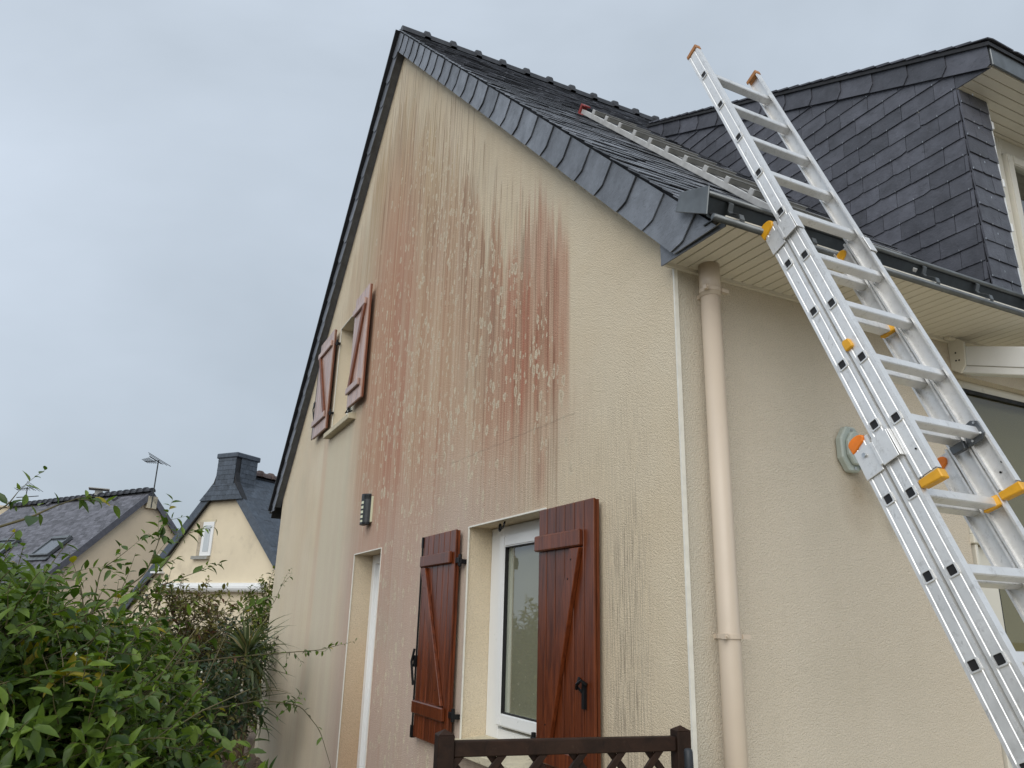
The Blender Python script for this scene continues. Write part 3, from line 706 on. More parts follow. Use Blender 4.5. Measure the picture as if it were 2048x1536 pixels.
# ---- shutters
def shutter(y0, y1, z0, z1, hinge_y1, mat, bands, brace, xw=-.022, nplank=6, label=None, pale=None):
    pm = pale or mat
    core = MB().box((xw-.014, y0+.004, z0+.004), (xw, y1-.004, z1-.004))
    s = core.build('shutter', mat, house)
    if label: s['label'] = label
    wdt = (y1-y0)/nplank
    for i in range(nplank):
        a = y0+i*wdt
        MB().box((xw-.030, a+.0033, z0), (xw-.0145, a+wdt-.0033, z1)).build('plank', pm, s, bevel=.0035)
    for (b0, b1, ins0, ins1) in bands:
        MB().box((xw-.056, y0+ins0, b0), (xw-.0305, y1-ins1, b1)).build('batten', pm, s, bevel=.006)
    if brace:
        (ya, za), (yb, zb) = brace; d = V((0, yb-ya, zb-za)).normalized(); pr = V((0, -d.z, d.y))*.038
        p, q = V((xw-.0305, ya, za)), V((xw-.0305, yb, zb)); hz = V((0, 1, 0))*.042
        MB().prism([p-hz, p+hz, q+hz, q-hz], (-.022, 0, 0)).build('brace', mat, s, bevel=.003)
        for e in (.06, .16, .9):
            c = p.lerp(q, e); MB().tube([c+V((-.0215, .012, 0)), c+V((-.0235, .012, 0))], .004, 8).build('screw', M['iron'], s)
    yh = y0 if hinge_y1 else y1
    sg = -1 if hinge_y1 else 1
    return s
def hinges(s, y, sg, zs):
    for z in zs:
        mb = MB(); mb.box((-.050, min(y, y+sg*.055), z-.016), (-.030, max(y, y+sg*.055), z+.016)); mb.tube([(-.038, y+sg*.045, z-.035), (-.038, y+sg*.045, z+.035)], .012, 8); mb.box((-.038, y+sg*.035, z-.02), (.0, y+sg*.06, z+.006))
        mb.build('hinge', M['iron'], s, bevel=.002)
sL = shutter(2.105, 2.668, .922, 2.152, True, M['shutter'], [(1.95, 2.022, .035, .012), (1.062, 1.136, .035, .012)], ((2.605, 1.945), (2.215, 1.142)), nplank=6, label='red brown lower window shutter standing left of the window')
hinges(sL, 2.105, -1, (1.965, 1.105))
sR = shutter(.545, 1.045, .86, 2.142, False, M['shutter'], [(1.940, 2.014, .085, .0), (1.03, 1.10, .085, .0)], ((.675, 1.935), (.93, 1.105)), nplank=6, label='red brown lower window shutter standing right of the window')
hinges(sR, 1.045, 1, (1.10,))
# hanging iron latch bar on left edge and bolt on the right leaf
mb = MB(); mb.tube([(-.055, 2.675, .93), (-.055, 2.675, 2.13)], .0065, 6); mb.box((-.06, 2.668, 2.08), (-.03, 2.69, 2.15)); mb.box((-.066, 2.660, 1.33), (-.03, 2.70, 1.40)); mb.tube([(-.065, 2.69, 1.44), (-.075, 2.705, 1.36), (-.062, 2.69, 1.22)], .008, 6); mb.box((-.06, 2.665, .915), (-.03, 2.70, .985)); mb.build('bolt', M['iron'], sL)
mb = MB(); mb.box((-.066, .605, 1.28), (-.051, .625, 1.38)); mb.tube([(-.058, .60, 1.375), (-.08, .605, 1.39), (-.085, .63, 1.375), (-.075, .65, 1.355)], .007, 6); mb.tube([(-.058, .655, 1.40), (-.07, .655, 1.365), (-.062, .63, 1.345)], .006, 6); mb.build('bolt', M['iron'], sR)
sUL = shutter(6.03, 6.69, 3.625, 4.800, True, M['shutter_old'], [(4.60, 4.67, .02, .02), (3.76, 3.83, .02, .02)], ((6.60, 4.60), (6.12, 3.83)), xw=-.04, nplank=6, pale=M['shutter_pale'], label='weathered upper window shutter nearest the far roof edge')
hinges(sUL, 6.03, -1, (4.62, 3.80))
mb = MB(); mb.tube([(-.066, 6.70, 3.62), (-.066, 6.70, 4.78)], .0065, 6); mb.box((-.08, 6.69, 4.03), (-.04, 6.75, 4.08)); mb.tube([(-.066, 6.72, 4.10), (-.08, 6.74, 4.0), (-.066, 6.71, 3.88)], .008, 6); mb.build('bolt', M['iron'], sUL)
sUR = shutter(4.600, 5.105, 3.625, 4.800, False, M['shutter_old'], [(4.60, 4.67, .06, .0), (3.76, 3.83, .06, .0)], ((4.70, 4.60), (5.02, 3.83)), xw=-.045, nplank=5, pale=M['shutter_pale'], label='weathered upper window shutter right of the small window')
mb = MB(); mb.tube([(-.066, 5.03, 3.62), (-.09, 5.06, 3.57), (-.04, 5.0, 3.585)], .008, 6); mb.box((-.07, 4.74, 4.14), (-.055, 4.77, 4.22)); mb.build('bolt', M['iron'], sUR)

# ---- dormer
CX, DF = 2.0, -.10
def dl(y): return 4.723+.465*(y+.313)
DX1 = 4.6
dc = MB(); dc.prism([(CX+.012, DF+.012, 3.2), (CX+.012, DF+.012, dl(DF)-.05), (CX+.012, 2.69, dl(2.69)-.05), (CX+.012, 2.69, 5.9)], (.22, 0, 0))
dc2 = MB(); dc2.prism([(DX1, DF+.012, 3.2), (DX1, DF+.012, dl(DF)-.05), (DX1, 2.69, dl(2.69)-.05), (DX1, 2.69, 5.9)], (-.22, 0, 0))
dormer = dc.build('dormer', M['deck'], house); dc2.build('cheek', M['slate_dormer'], dormer)
reg = [(-2.69, 6.05), (-2.69, 6.06), (-DF, dl(DF)-.10), (-DF, 3.33)]
# cheek: u runs along -y so that u x v faces -x
reg = [(-2.62, rz(2.62)+.0), (-DF, rz(DF)+.0), (-DF, dl(DF)-.11), (-2.55, dl(2.55)-.09)]
slate_field('slate', dormer, (CX, 0, 0), (0, -1, 0), (0, 0, 1), reg, .108, .216, M['slate_dormer'], 100, t=.006, hooks=.011, jit=1.2)
slate_field('slate', dormer, (CX, 0, 0), (0, -1, 0), (0, 0, 1), [(-DF+.001, 4.579), (.302, 4.579), (-DF+.001, dl(DF)-.11)], .108, .216, M['slate_dormer'], 10, t=.006)
slate_field('slate', dormer, (CX, DF, 0), (1, 0, 0), (0, 0, 1), [(-.012, 3.30), (.24, 3.30), (.24, 4.575), (-.012, 4.575)], .108, .165, M['slate_dormer'], 30, t=.006, hooks=.011, jit=1.2)
slate_field('slate', dormer, (DX1-.24, DF, 0), (1, 0, 0), (0, 0, 1), [(0, 3.30), (.24, 3.30), (.24, 4.575), (0, 4.575)], .108, .165, M['slate_dormer'], 0, t=.006)
cs = math.hypot(1, .465)
k = 0; yv = -.315
while yv < 2.55:
    y0, y1 = yv, yv+.236; hk_ = .035
    T = lambda y: dl(y)-.018
    Hh = .135
    p = [(y0, T(y0)), (y1, T(y1)), (y1, T(y1)-Hh*.55), (y1+hk_, T(y1+hk_)-Hh), (y0+hk_, T(y0+hk_)-Hh), (y0, T(y0)-Hh*.55)]
    if k == 0: p = [(y0, T(y0)), (y1, T(y1)), (y1, T(y1)-Hh*.55), (y1+hk_, T(y1+hk_)-Hh), (y0+.02, T(y0+.02)-Hh), (y0, T(y0)-Hh+.02)]
    x0 = CX-.024
    ft = []
    mb = MB(); kk = len(p)
    bk = [V((x0-.008*(1-(q[0]-y0)/.27), q[0], q[1])) for q in p]; ft = [q-V((.006, 0, 0)) for q in bk]
    mb.add(bk+ft, [tuple(range(kk)), tuple(range(2*kk-1, kk-1, -1))]+[(i, i+kk, (i+1) % kk+kk, (i+1) % kk) for i in range(kk)])
    mb.build('verge_slate', M['slate_dormer'], dormer); yv += .236; k += 1
dr_ = MB(); dr_.prism([(CX-.05, -.335, dl(-.335)-.018), (CX-.05, 2.75, dl(2.75)-.018), (CX-.05, 2.75, dl(2.75)+.006), (CX-.05, -.335, dl(-.335)+.006)], (DX1-CX+.1, 0, 0))
droof = dr_.build('dormer_roof', M['deck'], dormer)
slate_field('roof_slate', droof, (CX-.06, -.34, dl(-.34)+.006), (1, 0, 0), (0, 1, .465), [(0, 0), (.7, 0), (.7, 3.35), (0, 3.35)], .11, .22, M['slate_dormer'], 40, t=.006, jit=1.6)
far = MB(); far.obox((CX+.6, -.34, dl(-.34)+.008), (DX1-CX-.5, 0, 0), (0, 3.05, 3.05*.465), (0, -.004, .010)); far.build('slate_covering', M['slate_dormer'], droof)
MB().box((CX-.026, -.325, 4.582), (DX1+.02, -.311, 4.70)).build('fascia', M['zinc'], dormer, bevel=.003)
ds = MB().box((CX-.01, -.311, 4.588), (DX1, .16, 4.60)).build('dormer_soffit', M['soffit'], dormer)
for i in range(8): MB().box((CX-.012, -.310+i*.058+.002, 4.577), (DX1, -.310+(i+1)*.058-.002, 4.5885)).build('board', M['soffit'], ds, bevel=.0025)
MB().box((CX+.243, DF-.008, 3.34), (CX+.262, .12, 4.575)).build('casing', M['pvc'], dormer, bevel=.003)
for z in (3.74, 4.02, 4.40): MB().box((CX+.250, DF-.016, z), (CX+.266, DF-.0085, z+.05)).build('shutter_hinge', M['pvc'], dormer, bevel=.002)
dw = MB()
wy = .06
for lo, hi in (((CX+.262, wy, 3.36), (CX+.62, wy+.06, 4.577)), ((CX+.62, wy, 4.46), (DX1-.24, wy+.06, 4.577)), ((CX+.62, wy, 3.36), (DX1-.24, wy+.06, 3.45)), ((3.2, wy, 3.45), (3.30, wy+.06, 4.46))): dw.box(lo, hi)
dwn = dw.build('dormer_window', M['pvc_cream'], dormer, bevel=.004)
mb = MB()
for lo, hi in (((CX+.625, wy-.025, 3.455), (CX+.69, wy+.03, 4.455)), ((CX+.69, wy-.025, 4.395), (3.195, wy+.03, 4.455)), ((CX+.69, wy-.025, 3.455), (3.195, wy+.03, 3.515)), ((3.135, wy-.025, 3.515), (3.195, wy+.03, 4.395))): mb.box(lo, hi)
mb.build('sash', M['pvc_cream'], dwn, bevel=.006, seg=2)
MB().box((CX+.69, wy, 3.515), (3.135, wy+.006, 4.395)).build('pane', M['glass'], dwn)
MB().box((3.30, wy, 3.45), (DX1-.24, wy+.006, 4.46)).build('pane', M['glass'], dwn)
MB().box((CX+.24, DF-.07, 3.315), (DX1-.24, .12, 3.345)).build('sill', M['pvc'], dwn, bevel=.004)
rm = MB(); x0, y0, z0, x1, y1, z1 = CX+.24, .14, 3.3, DX1-.23, 2.2, 4.56
rm.add([(x0, y0, z0), (x1, y0, z0), (x1, y1, z0), (x0, y1, z0), (x0, y0, z1), (x1, y0, z1), (x1, y1, z1), (x0, y1, z1)], [(0, 1, 2, 3), (4, 7, 6, 5), (0, 4, 7, 3), (1, 5, 6, 2), (2, 6, 7, 3)]); rm.build('room_lining', M['room'], dormer)
MB().tube([(CX+.33, .03, 4.545), (CX+.36, -.02, 4.55), (CX+.39, -.03, 4.54)], .009, 6).build('shutter_stop', M['iron'], dormer)

# ---- glazed door on the front wall (right edge of the picture)
gy = .05
gd = MB()
for lo, hi in (((dx0, gy, -.05), (dx0+.035, gy+.06, dz1)), ((dx0+.035, gy, 2.815), (3.9, gy+.06, dz1)), ((dx0+.035, gy, 2.03), (3.9, gy+.06, 2.125))): gd.box(lo, hi)
gdo = gd.build('glazed_door', M['pvc_cream'], house, bevel=.003)
MB().box((dx0-.002, -.022, 2.018), (3.9, gy-.001, 2.062)).build('transom', M['pvc_cream'], gdo, bevel=.004)
MB().box((dx0+.003, -.010, 2.063), (3.9, gy-.001, 2.118)).build('transom', M['pvc_cream'], gdo, bevel=.004)
mb = MB(); mb.box((dx0+.035, gy-.004, 2.795), (3.9, gy+.02, 2.815)); mb.box((dx0+.035, gy-.004, 2.125), (dx0+.053, gy+.02, 2.795)); mb.build('gasket', M['black'], gdo)
MB().box((dx0+.053, gy+.004, 2.125), (3.9, gy+.012, 2.795)).build('pane', M['glass_dim'], gdo)
mb = MB()
for lo, hi in (((dx0+.04, gy-.022, .1), (dx0+.205, gy+.05, 2.015)), ((dx0+.205, gy-.022, 1.965), (3.0, gy+.05, 2.015)), ((dx0+.205, gy-.022, .1), (3.0, gy+.05, .5))): mb.box(lo, hi)
leaf = mb.build('door_leaf', M['pvc_cream'], gdo, bevel=.006)
mb = MB(); mb.box((dx0+.205, gy-.012, .5), (dx0+.222, gy+.02, 1.965)); mb.box((dx0+.222, gy-.012, 1.95), (2.95, gy+.02, 1.965)); mb.build('gasket', M['black'], gdo)
MB().box((dx0+.222, gy, .5), (3.0, gy+.008, 1.95)).build('pane', M['glass_dim'], gdo)
mb = MB(); mb.box((dx0+.014, -.012, .0), (dx0+.034, gy-.001, 2.016)); mb.build('door_frame', M['pvc_cream'], gdo, bevel=.003)

# ------------------------------------------------------------------ things on the house wall
lamp = thing('wall_lamp', 'anthracite louvred wall lamp above the doorway on the stained gable', 'wall lamp', (0, 4.16, 2.38))
B('back_plate', M['diffuser'], lamp, (-.022, 4.125, 2.405), (0, 4.275, 2.625))
mb = MB(); nn = 10; a_ = [math.pi*k/(nn-1) for k in range(nn)]
pr = [(-.022-.062*math.sin(t), 4.20-.075*math.cos(t), 2.385) for t in a_]
mb.prism([p for p in pr], (0, 0, .02)); mb.prism([(p[0], p[1], 2.60) for p in pr], (0, 0, .045))
mb.prism([p for p in pr[:4]]+[(-.024, 4.17, 2.385)], (0, 0, .25)); mb.build('housing', M['lamp'], lamp)
MB().prism([(-.023-.058*math.sin(t), 4.20-.071*math.cos(t), 2.405) for t in a_[3:]]+[(-.023, 4.20, 2.405)], (0, 0, .195)).build('diffuser', M['diffuser'], lamp)
for k in range(5):
    z = 2.425+k*.040; MB().prism([(p[0], p[1], z) for p in pr[3:]]+[(-.024, 4.20, z)], (0, 0, .014)).build('louvre', M['lamp'], lamp)

wb = thing('wall_bracket', 'pale green grey plastic bracket plate fixed to cream wall behind the ladder', 'wall bracket', (.93, 0, 2.36))
mb = MB(); mb.prism([(.90+.085*math.cos(t)*.85, -.002, 2.365+.108*math.sin(t)) for t in np.linspace(math.pi/8, 2*math.pi+math.pi/8, 9)[:-1]], (0, -.035, 0)); mb.build('base_plate', M['plate'], wb, bevel=.006)
mb = MB(); mb.prism([(.90+.06*math.cos(t)*.85, -.038, 2.365+.078*math.sin(t)) for t in np.linspace(math.pi/8, 2*math.pi+math.pi/8, 9)[:-1]], (0, -.02, 0)); mb.build('cover', M['plate'], wb, bevel=.005)
mb = MB(); arc = [(.90+.02, -.05-.02*k, 2.33+.028*k) for k in range(3)]
mb.tube([(.93, -.05, 2.33), (.945, -.09, 2.39), (.965, -.13, 2.45), (1.00, -.15, 2.49), (1.05, -.15, 2.50), (1.10, -.15, 2.49), (1.14, -.15, 2.44)], .013, 8); mb.build('arm', M['plate'], wb, smooth=True)
mb = MB(); mb.tube([(.95, -.06, 2.34), (1.0, -.13, 2.43), (1.06, -.15, 2.45)], .006, 6); mb.tube([(.93, -.05, 2.29), (1.01, -.07, 2.22), (1.08, -.07, 2.14), (1.10, -.07, 2.05)], .014, 8); mb.build('strut', M['plate'], wb, smooth=True)
for z in (2.28, 2.45): MB().tube([(.90, -.034, z), (.90, -.041, z)], .007, 8).build('screw', M['steel'], wb)

aw = thing('awning_beam', 'white sloping metal beam with bolted end plate under the soffit', 'beam', (1.72, 0, 2.9))
dn = V((0, -1, -.33)).normalized(); up_ = V((0, -.33, 1)).normalized(); up_ = V((0, -dn.z*-1, 0)) if False else V((0, dn.z, -dn.y)).normalized()
MB().obox(V((1.725, -.03, 2.855)), (.10, 0, 0), dn*1.5, up_*.135).build('beam', M['far_white'], aw, bevel=.004)
MB().obox(V((1.7235, -.03, 2.892)), (.002, 0, 0), dn*1.5, up_*.004).build('groove', M['rung_grey'], aw)
MB().prism([(1.712, .0, 2.875), (1.712, -.045, 2.845), (1.712, -.075, 2.88), (1.712, -.085, 3.0), (1.712, -.05, 3.028), (1.712, .0, 3.03)], (.012, 0, 0)).build('end_plate', M['pvc_cream'], aw, bevel=.002)
for y, z in ((-.035, 2.955), (-.032, 2.915), (-.048, 2.913)): MB().tube([(1.713, y, z), (1.7105, y, z)], .0045, 8).build('bolt', M['iron'], aw)
MB().box((1.66, -.05, 3.020), (2.3, -.022, 3.032)).build('seal_strip', M['soffit'], aw)

# ------------------------------------------------------------------ extension ladder
TH = math.atan2(.922, .387)
la = V((0, math.cos(TH), math.sin(TH))); ln = V((0, -math.sin(TH), math.cos(TH))); lx = V((1, 0, 0))
XL, WID = .10, .378
lad = thing('extension_ladder', 'three section aluminium extension ladder leaning against the gutter', 'ladder', (XL+WID/2, -1.60, 0))
def lp(x, n, s): return lx*x+ln*n+la*s
def rail(x_out, sgn, nc, s0, s1, hd=.031, fl=.025):
    """channel stile: web on the outside with two raised ribs, flanges turned inwards (sgn = inward direction)"""
    prof = [(0, -hd), (0, -hd+.010), (.0022, -hd+.0125), (.0022, -hd+.016), (.0005, -hd+.018), (.0005, hd-.018), (.0022, hd-.016), (.0022, hd-.0125), (0, hd-.010), (0, hd),
            (fl, hd), (fl, hd-.007), (fl-.004, hd-.007), (fl-.004, hd-.003), (.006, hd-.003), (.006, -hd+.003), (fl-.004, -hd+.003), (fl-.004, -hd+.007), (fl, -hd+.007), (fl, -hd)]
    mb = MB(); k = len(prof)
    a = [lp(x_out+sgn*p[0], nc+p[1], s0) for p in prof]; b = [lp(x_out+sgn*p[0], nc+p[1], s1) for p in prof]
    fs = [(i, (i+1) % k, (i+1) % k+k, i+k) for i in range(k)]
    if sgn < 0: fs = [f[::-1] for f in fs]
    mb.add(a+b, fs); return mb.build('stile', M['alu'], lad)
def rung(x0, x1, nc, s, hole=True):
    w2, h2 = .0165, .0150
    prof = [(-w2, -h2+.003), (-w2+.003, -h2), (w2-.003, -h2), (w2, -h2+.003), (w2, h2-.003), (w2-.003, h2), (-w2+.003, h2), (-w2, h2-.003)]
    # small lengthwise ribs on the tread
    mb = MB(); mb.prism([lp(x0+.004, nc+p[0], s+p[1]) for p in prof], lx*(x1-x0-.008)); r = mb.build('rung', M['alu'], lad)
    if hole:
        mb = MB(); o8 = [(p[0]*1.0, p[1]*1.12) for p in prof]; i8 = [(p[0]*.76, p[1]*.86) for p in prof]
        vs = [lp(x0-.004, nc+p[0], s+p[1]) for p in o8]+[lp(x0-.004, nc+p[0], s+p[1]) for p in i8]+[lp(x0+.002, nc+p[0], s+p[1]) for p in o8]+[lp(x0+.0005, nc+p[0], s+p[1]) for p in i8]
        mb.add(vs, [(i, (i+1) % 8, (i+1) % 8+8, i+8) for i in range(8)]+[(i, i+16, (i+1) % 8+16, (i+1) % 8) for i in range(8)]+[(i+8, (i+1) % 8+8, (i+1) % 8+24, i+24) for i in range(8)])
        mb.build('rung_end', M['alu'], r)
        MB().add([lp(x0-.0010, nc+p[0], s+p[1]) for p in i8], [tuple(range(8))]).build('rung_hole_shade', M['black'], r)  # black face painted in for the dark hollow of the rung
    return r
nA, nB, nC = 1.643, 1.574, 1.505
SA0, SA1, SB0, SB1, SC1 = 1.515, 3.745, .02, 2.625, 1.715
xr = XL+WID
rail(XL, 1, nA, SA0, SA1); rail(xr, -1, nA, SA0, SA1)
rail(XL-.003, 1, nB, SB0, SB1); rail(xr+.003, -1, nB, SB0, SB1)
rail(XL-.006, 1, nC, SB0, SC1); rail(xr+.006, -1, nC, SB0, SC1)
for k in range(9): rung(XL, xr, nA, 3.564-k*.2326)
for k in range(11):
    rung(XL-.003, xr+.003, nB, 2.427-k*.234)
for k in range(7): rung(XL-.006, xr+.006, nC, 1.510-k*.2385)
def cap(x0, x1, nc, s, ds, mat, hd=.034, name='end_cap', slant=0):
    return MB().prism([lp(x0, nc-hd, s), lp(x0, nc+hd, s+slant), lp(x0, nc+hd, s+slant+ds), lp(x0, nc-hd, s+ds*.8)], lx*(x1-x0)).build(name, mat, lad, bevel=.003)
for a, b in ((XL-.004, XL+.028), (xr-.028, xr+.004)):
    cap(a, b, nA, SA1-.004, .026, M['brown_cap'], .034)
    cap(a, b, nA, SA0-.030, .030, M['yellow'], .036, slant=-.006)
# half-round guide caps on the tops of the lower sections
def dome(x0, x1, nc, s, mat, r=.034, fl=.85):
    pts = [lp(x0, nc-r*.2-r*math.cos(t)*1.0, s+r*fl*math.sin(t)) for t in np.linspace(0, math.pi, 9)]+[lp(x0, nc+r*.55, s-.012), lp(x0, nc-r*1.1, s-.03)]
    MB().prism(pts, lx*(x1-x0)).build('end_cap', mat, lad, bevel=.003)
dome(XL-.008, XL+.024, nB-.004, SB1, M['yellow']); dome(xr-.008, xr+.008, nB-.008, SB1-.02, M['yellow'], .026, .9)
dome(XL-.011, XL+.021, nC-.004, SC1, M['orange'], .031, .55); dome(xr-.008, xr+.011, nC-.010, SC1-.02, M['orange'], .022, .8)
# guide brackets wrapped round two stiles
def guide(x, sg, nlo, nhi, s0, s1, mat=M['alu']):
    mb = MB(); t = .0035; xo = x-sg*.006
    mb.obox(lp(xo, nlo-.033, s0), lx*(-sg*t), ln*.066, la*(s1-s0))
    mb.obox(lp(xo, nlo+.033, s0+.012), lx*(-sg*.010), ln*.012, la*(s1-s0-.018))
    mb.obox(lp(xo-sg*.006, nlo+.043, s0+.006), lx*(-sg*t), ln*(nhi-nlo-.012), la*(s1-s0-.004))
    mb.obox(lp(xo-sg*.008, nhi+.033, s0+.006), lx*(sg*.036), ln*t, la*(s1-s0-.004))
    mb.build('guide_bracket', mat, lad, bevel=.0012)
guide(XL, 1, nB, nA, 2.505, 2.585); guide(xr, -1, nB, nA, 2.505, 2.585)
guide(XL-.002, 1, nC, nB, 1.59, 1.685); guide(xr+.002, -1, nC, nB, 1.59, 1.685)
MB().tube([lp(XL-.013, nC, 1.66), lp(XL-.019, nC, 1.66)], .007, 10).build('rivet', M['steel'], lad)
# small yellow buffer on the fly section, orange hooks, locking latch
MB().prism([lp(XL-.010, nA-.036, 1.985), lp(XL-.010, nA-.008, 1.985), lp(XL-.010, nA-.004, 1.992), lp(XL-.010, nA-.008, 2.020), lp(XL-.010, nA-.030, 2.024), lp(XL-.010, nA-.036, 2.015)], lx*.014).build('buffer', M['yellow'], lad, bevel=.003)
for s, nc, mt in ((2.427-.234-.0, nB, M['yellow']), (2.427-4*.234, nB, M['yellow'])):
    MB().prism([lp(xr-.055, nc-.022, s-.022), lp(xr-.03, nc+.026, s-.016), lp(xr-.02, nc+.030, s+.020), lp(xr-.045, nc-.004, s+.016)], lx*.024).build('hook_guard', mt, lad, bevel=.003)
s_ = 3.564-8*.2326
mb = MB(); mb.prism([lp(xr-.030, nA-.040, s_-.030), lp(xr-.030, nA+.012, s_-.034), lp(xr-.030, nA+.030, s_-.018), lp(xr-.030, nA+.030, s_+.026), lp(xr-.030, nA+.010, s_+.040), lp(xr-.030, nA-.020, s_+.036)], lx*.005); mb.prism([lp(xr-.045, nA-.085, s_-.03), lp(xr-.045, nA-.04, s_-.034), lp(xr-.045, nA-.035, s_-.005), lp(xr-.045, nA-.085, s_-.004)], lx*.018)
mb.build('locking_latch', simple('dark grey latch', (.10, .11, .12), .4, .6, .2), lad, bevel=.002)
for n_, s in ((.018, .026), (.020, -.014), (-.014, -.022)): MB().tube([lp(xr-.030, nA+n_, s_+s), lp(xr-.034, nA+n_, s_+s)], .004, 8).build('rivet', M['steel'], lad)
for x in (XL+.004, xr-.03): pass
for dn_, ds_ in ((-.004, .05), (.016, .075)):
    MB().tube([lp(xr-.0065, nA+dn_, SA0+ds_), lp(xr-.009, nA+dn_, SA0+ds_)], .0035, 8).build('rivet', M['iron'], lad)
    if dn_ > 0: MB().tube([lp(XL-.0005, nA+dn_-.01, SA0+ds_), lp(XL-.0025, nA+dn_-.01, SA0+ds_)], .003, 8).build('rivet', M['iron'], lad)
for x in (XL-.006, xr-.022): MB().obox(lp(x, nC-.034, -.0), lx*.03, ln*.066, la*.05).build('foot', M['black'], lad)

# ------------------------------------------------------------------ roof ladder lying on the slates
rl = thing('roof_ladder', 'pale metal roof ladder with red end cap lying on the slates', 'ladder', (.75, .2, rz(.2)))
nr = V((0, -TANR, 1)).normalized()
def rp(x, s, h): return V((x, -.40, rz(-.40)))+V((0, 1, TANR))/SL*s+nr*(h+.02)
RX = .66; S0, S1 = .12, 3.14
for x, nm in ((RX, 0), (RX+.36, 1)):
    st_ = MB(); st_.obox(rp(x, S0, .0), lx*.025, (rp(x, S1, 0)-rp(x, S0, 0)), nr*.035); s_o = st_.build('stile', M['alu_old'], rl, bevel=.003)
    c = MB(); c.obox(rp(x-.012, S1-.01, -.008), lx*.05, (rp(x, S1+.018, 0)-rp(x, S1-.01, 0)), nr*.075); c.obox(rp(x-.012, S1-.06, .055), lx*.05, (rp(x, S1, 0)-rp(x, S1-.06, 0)), nr*.012); c.obox(rp(x-.012, S1-.06, -.008), lx*.05, (rp(x, S1, 0)-rp(x, S1-.06, 0)), nr*.010); (c.build('end_cap', M['red'], s_o, bevel=.003) if nm == 0 else None)
k = 0; s = S0+.10
while s < S1-.03:
    mb = MB(); mb.obox(rp(RX+.004, s, .035), lx*.352, (rp(0, s+.035, 0)-rp(0, s, 0)), nr*.028); r_ = mb.build('rung', M['rung_grey'], rl, bevel=.003)
    MB().obox(rp(RX+.0, s-.003, .032), lx*.008, (rp(0, s+.041, 0)-rp(0, s, 0)), nr*.034).build('rung_end', M['alu_old'], r_, bevel=.002)
    MB().obox(rp(RX+.01, s-.001, .063), lx*.35, (rp(0, s+.008, 0)-rp(0, s, 0)), nr*.004).build('tread_rib', M['alu_old'], r_)
    s += .225; k += 1

# ------------------------------------------------------------------ trellis fence and tool handle
fL = at(890, 1462, 2.4); fR = at(1360, 1447, 2.7)
fe = thing('trellis_fence', 'dark brown wooden lattice trellis in front of the lower window', 'fence', (fL.x, fL.y, 0))
fd = V((fR.x-fL.x, fR.y-fL.y, 0)); FLN = fd.length; fd.normalize(); fn = V((fd.y, -fd.x, 0)); ztop = 1.305
for q in (V((fL.x, fL.y, 0)), V((fR.x, fR.y, 0))):
    h = .024
    p = MB().obox(q-fd*h-fn*h, fd*2*h, fn*2*h, (0, 0, ztop-.006)).build('post', M['fence'], fe, bevel=.0025)
    c = MB(); b0 = q+V((0, 0, ztop-.006)); cs_ = [b0-fd*h-fn*h, b0+fd*h-fn*h, b0+fd*h+fn*h, b0-fd*h+fn*h, b0+V((0, 0, .014))]
    c.add(cs_, [(0, 1, 4), (1, 2, 4), (2, 3, 4), (3, 0, 4)]); c.build('post_cap', M['fence'], p)
q0 = V((fL.x, fL.y, 0))+fd*.025; q1 = V((fR.x, fR.y, 0))-fd*.025
zr = 1.282
MB().obox(q0-fn*.016+V((0, 0, zr-.042)), q1-q0, fn*.032, (0, 0, .042)).build('top_rail', M['fence'], fe, bevel=.003)
MB().obox(q0-fn*.016+V((0, 0, .42)), q1-q0, fn*.032, (0, 0, .042)).build('bottom_rail', M['fence'], fe, bevel=.003)
WF = (q1-q0).length; zb0, zb1 = .46, zr-.042; HH = zb1-zb0; per = .128
for sg, off in ((1, .006), (-1, -.006)):
    c = -HH
    while c < WF+HH:
        # line u = c + t , z = zb0 + t (or mirrored)
        u0, u1 = (c, c+HH*.86) if sg > 0 else (c+HH*.86, c)
        hw = .0135
        poly = clip([(u0-hw, 0), (u0+hw, 0), (u1+hw, HH), (u1-hw, HH)] if True else [], [(0, 0), (WF, 0), (WF, HH), (0, HH)])
        if len(poly) >= 3:
            pts = [q0+fd*p[0]+V((0, 0, zb0+p[1]))+fn*off for p in poly]
            MB().prism([p-fn*.0055 for p in pts], fn*.011).build('lattice_strip', M['fence'], fe, bevel=.0015)
        c += per
th_ = thing('tool_handle', 'dark grey rubber gripped tool handle leaning beside the trellis post', 'tool', tuple(at(1372, 1700, 2.62)[:2])+(0,))
tp = at(1376, 1496, 2.62); bt = V((tp.x-.06, tp.y-.12, .0))
dd_ = (tp-bt).normalized()
MB().tube([bt, tp-dd_*.14], .010, 10).build('shaft', M['steel'], th_, smooth=True)
MB().tube([tp-dd_*.15, tp-dd_*.01, tp-dd_*.003, tp], [.0135, .0135, .011, .004], 12).build('grip', simple('dark grip', (.022, .027, .033), .55, 0, .2), th_, smooth=True)

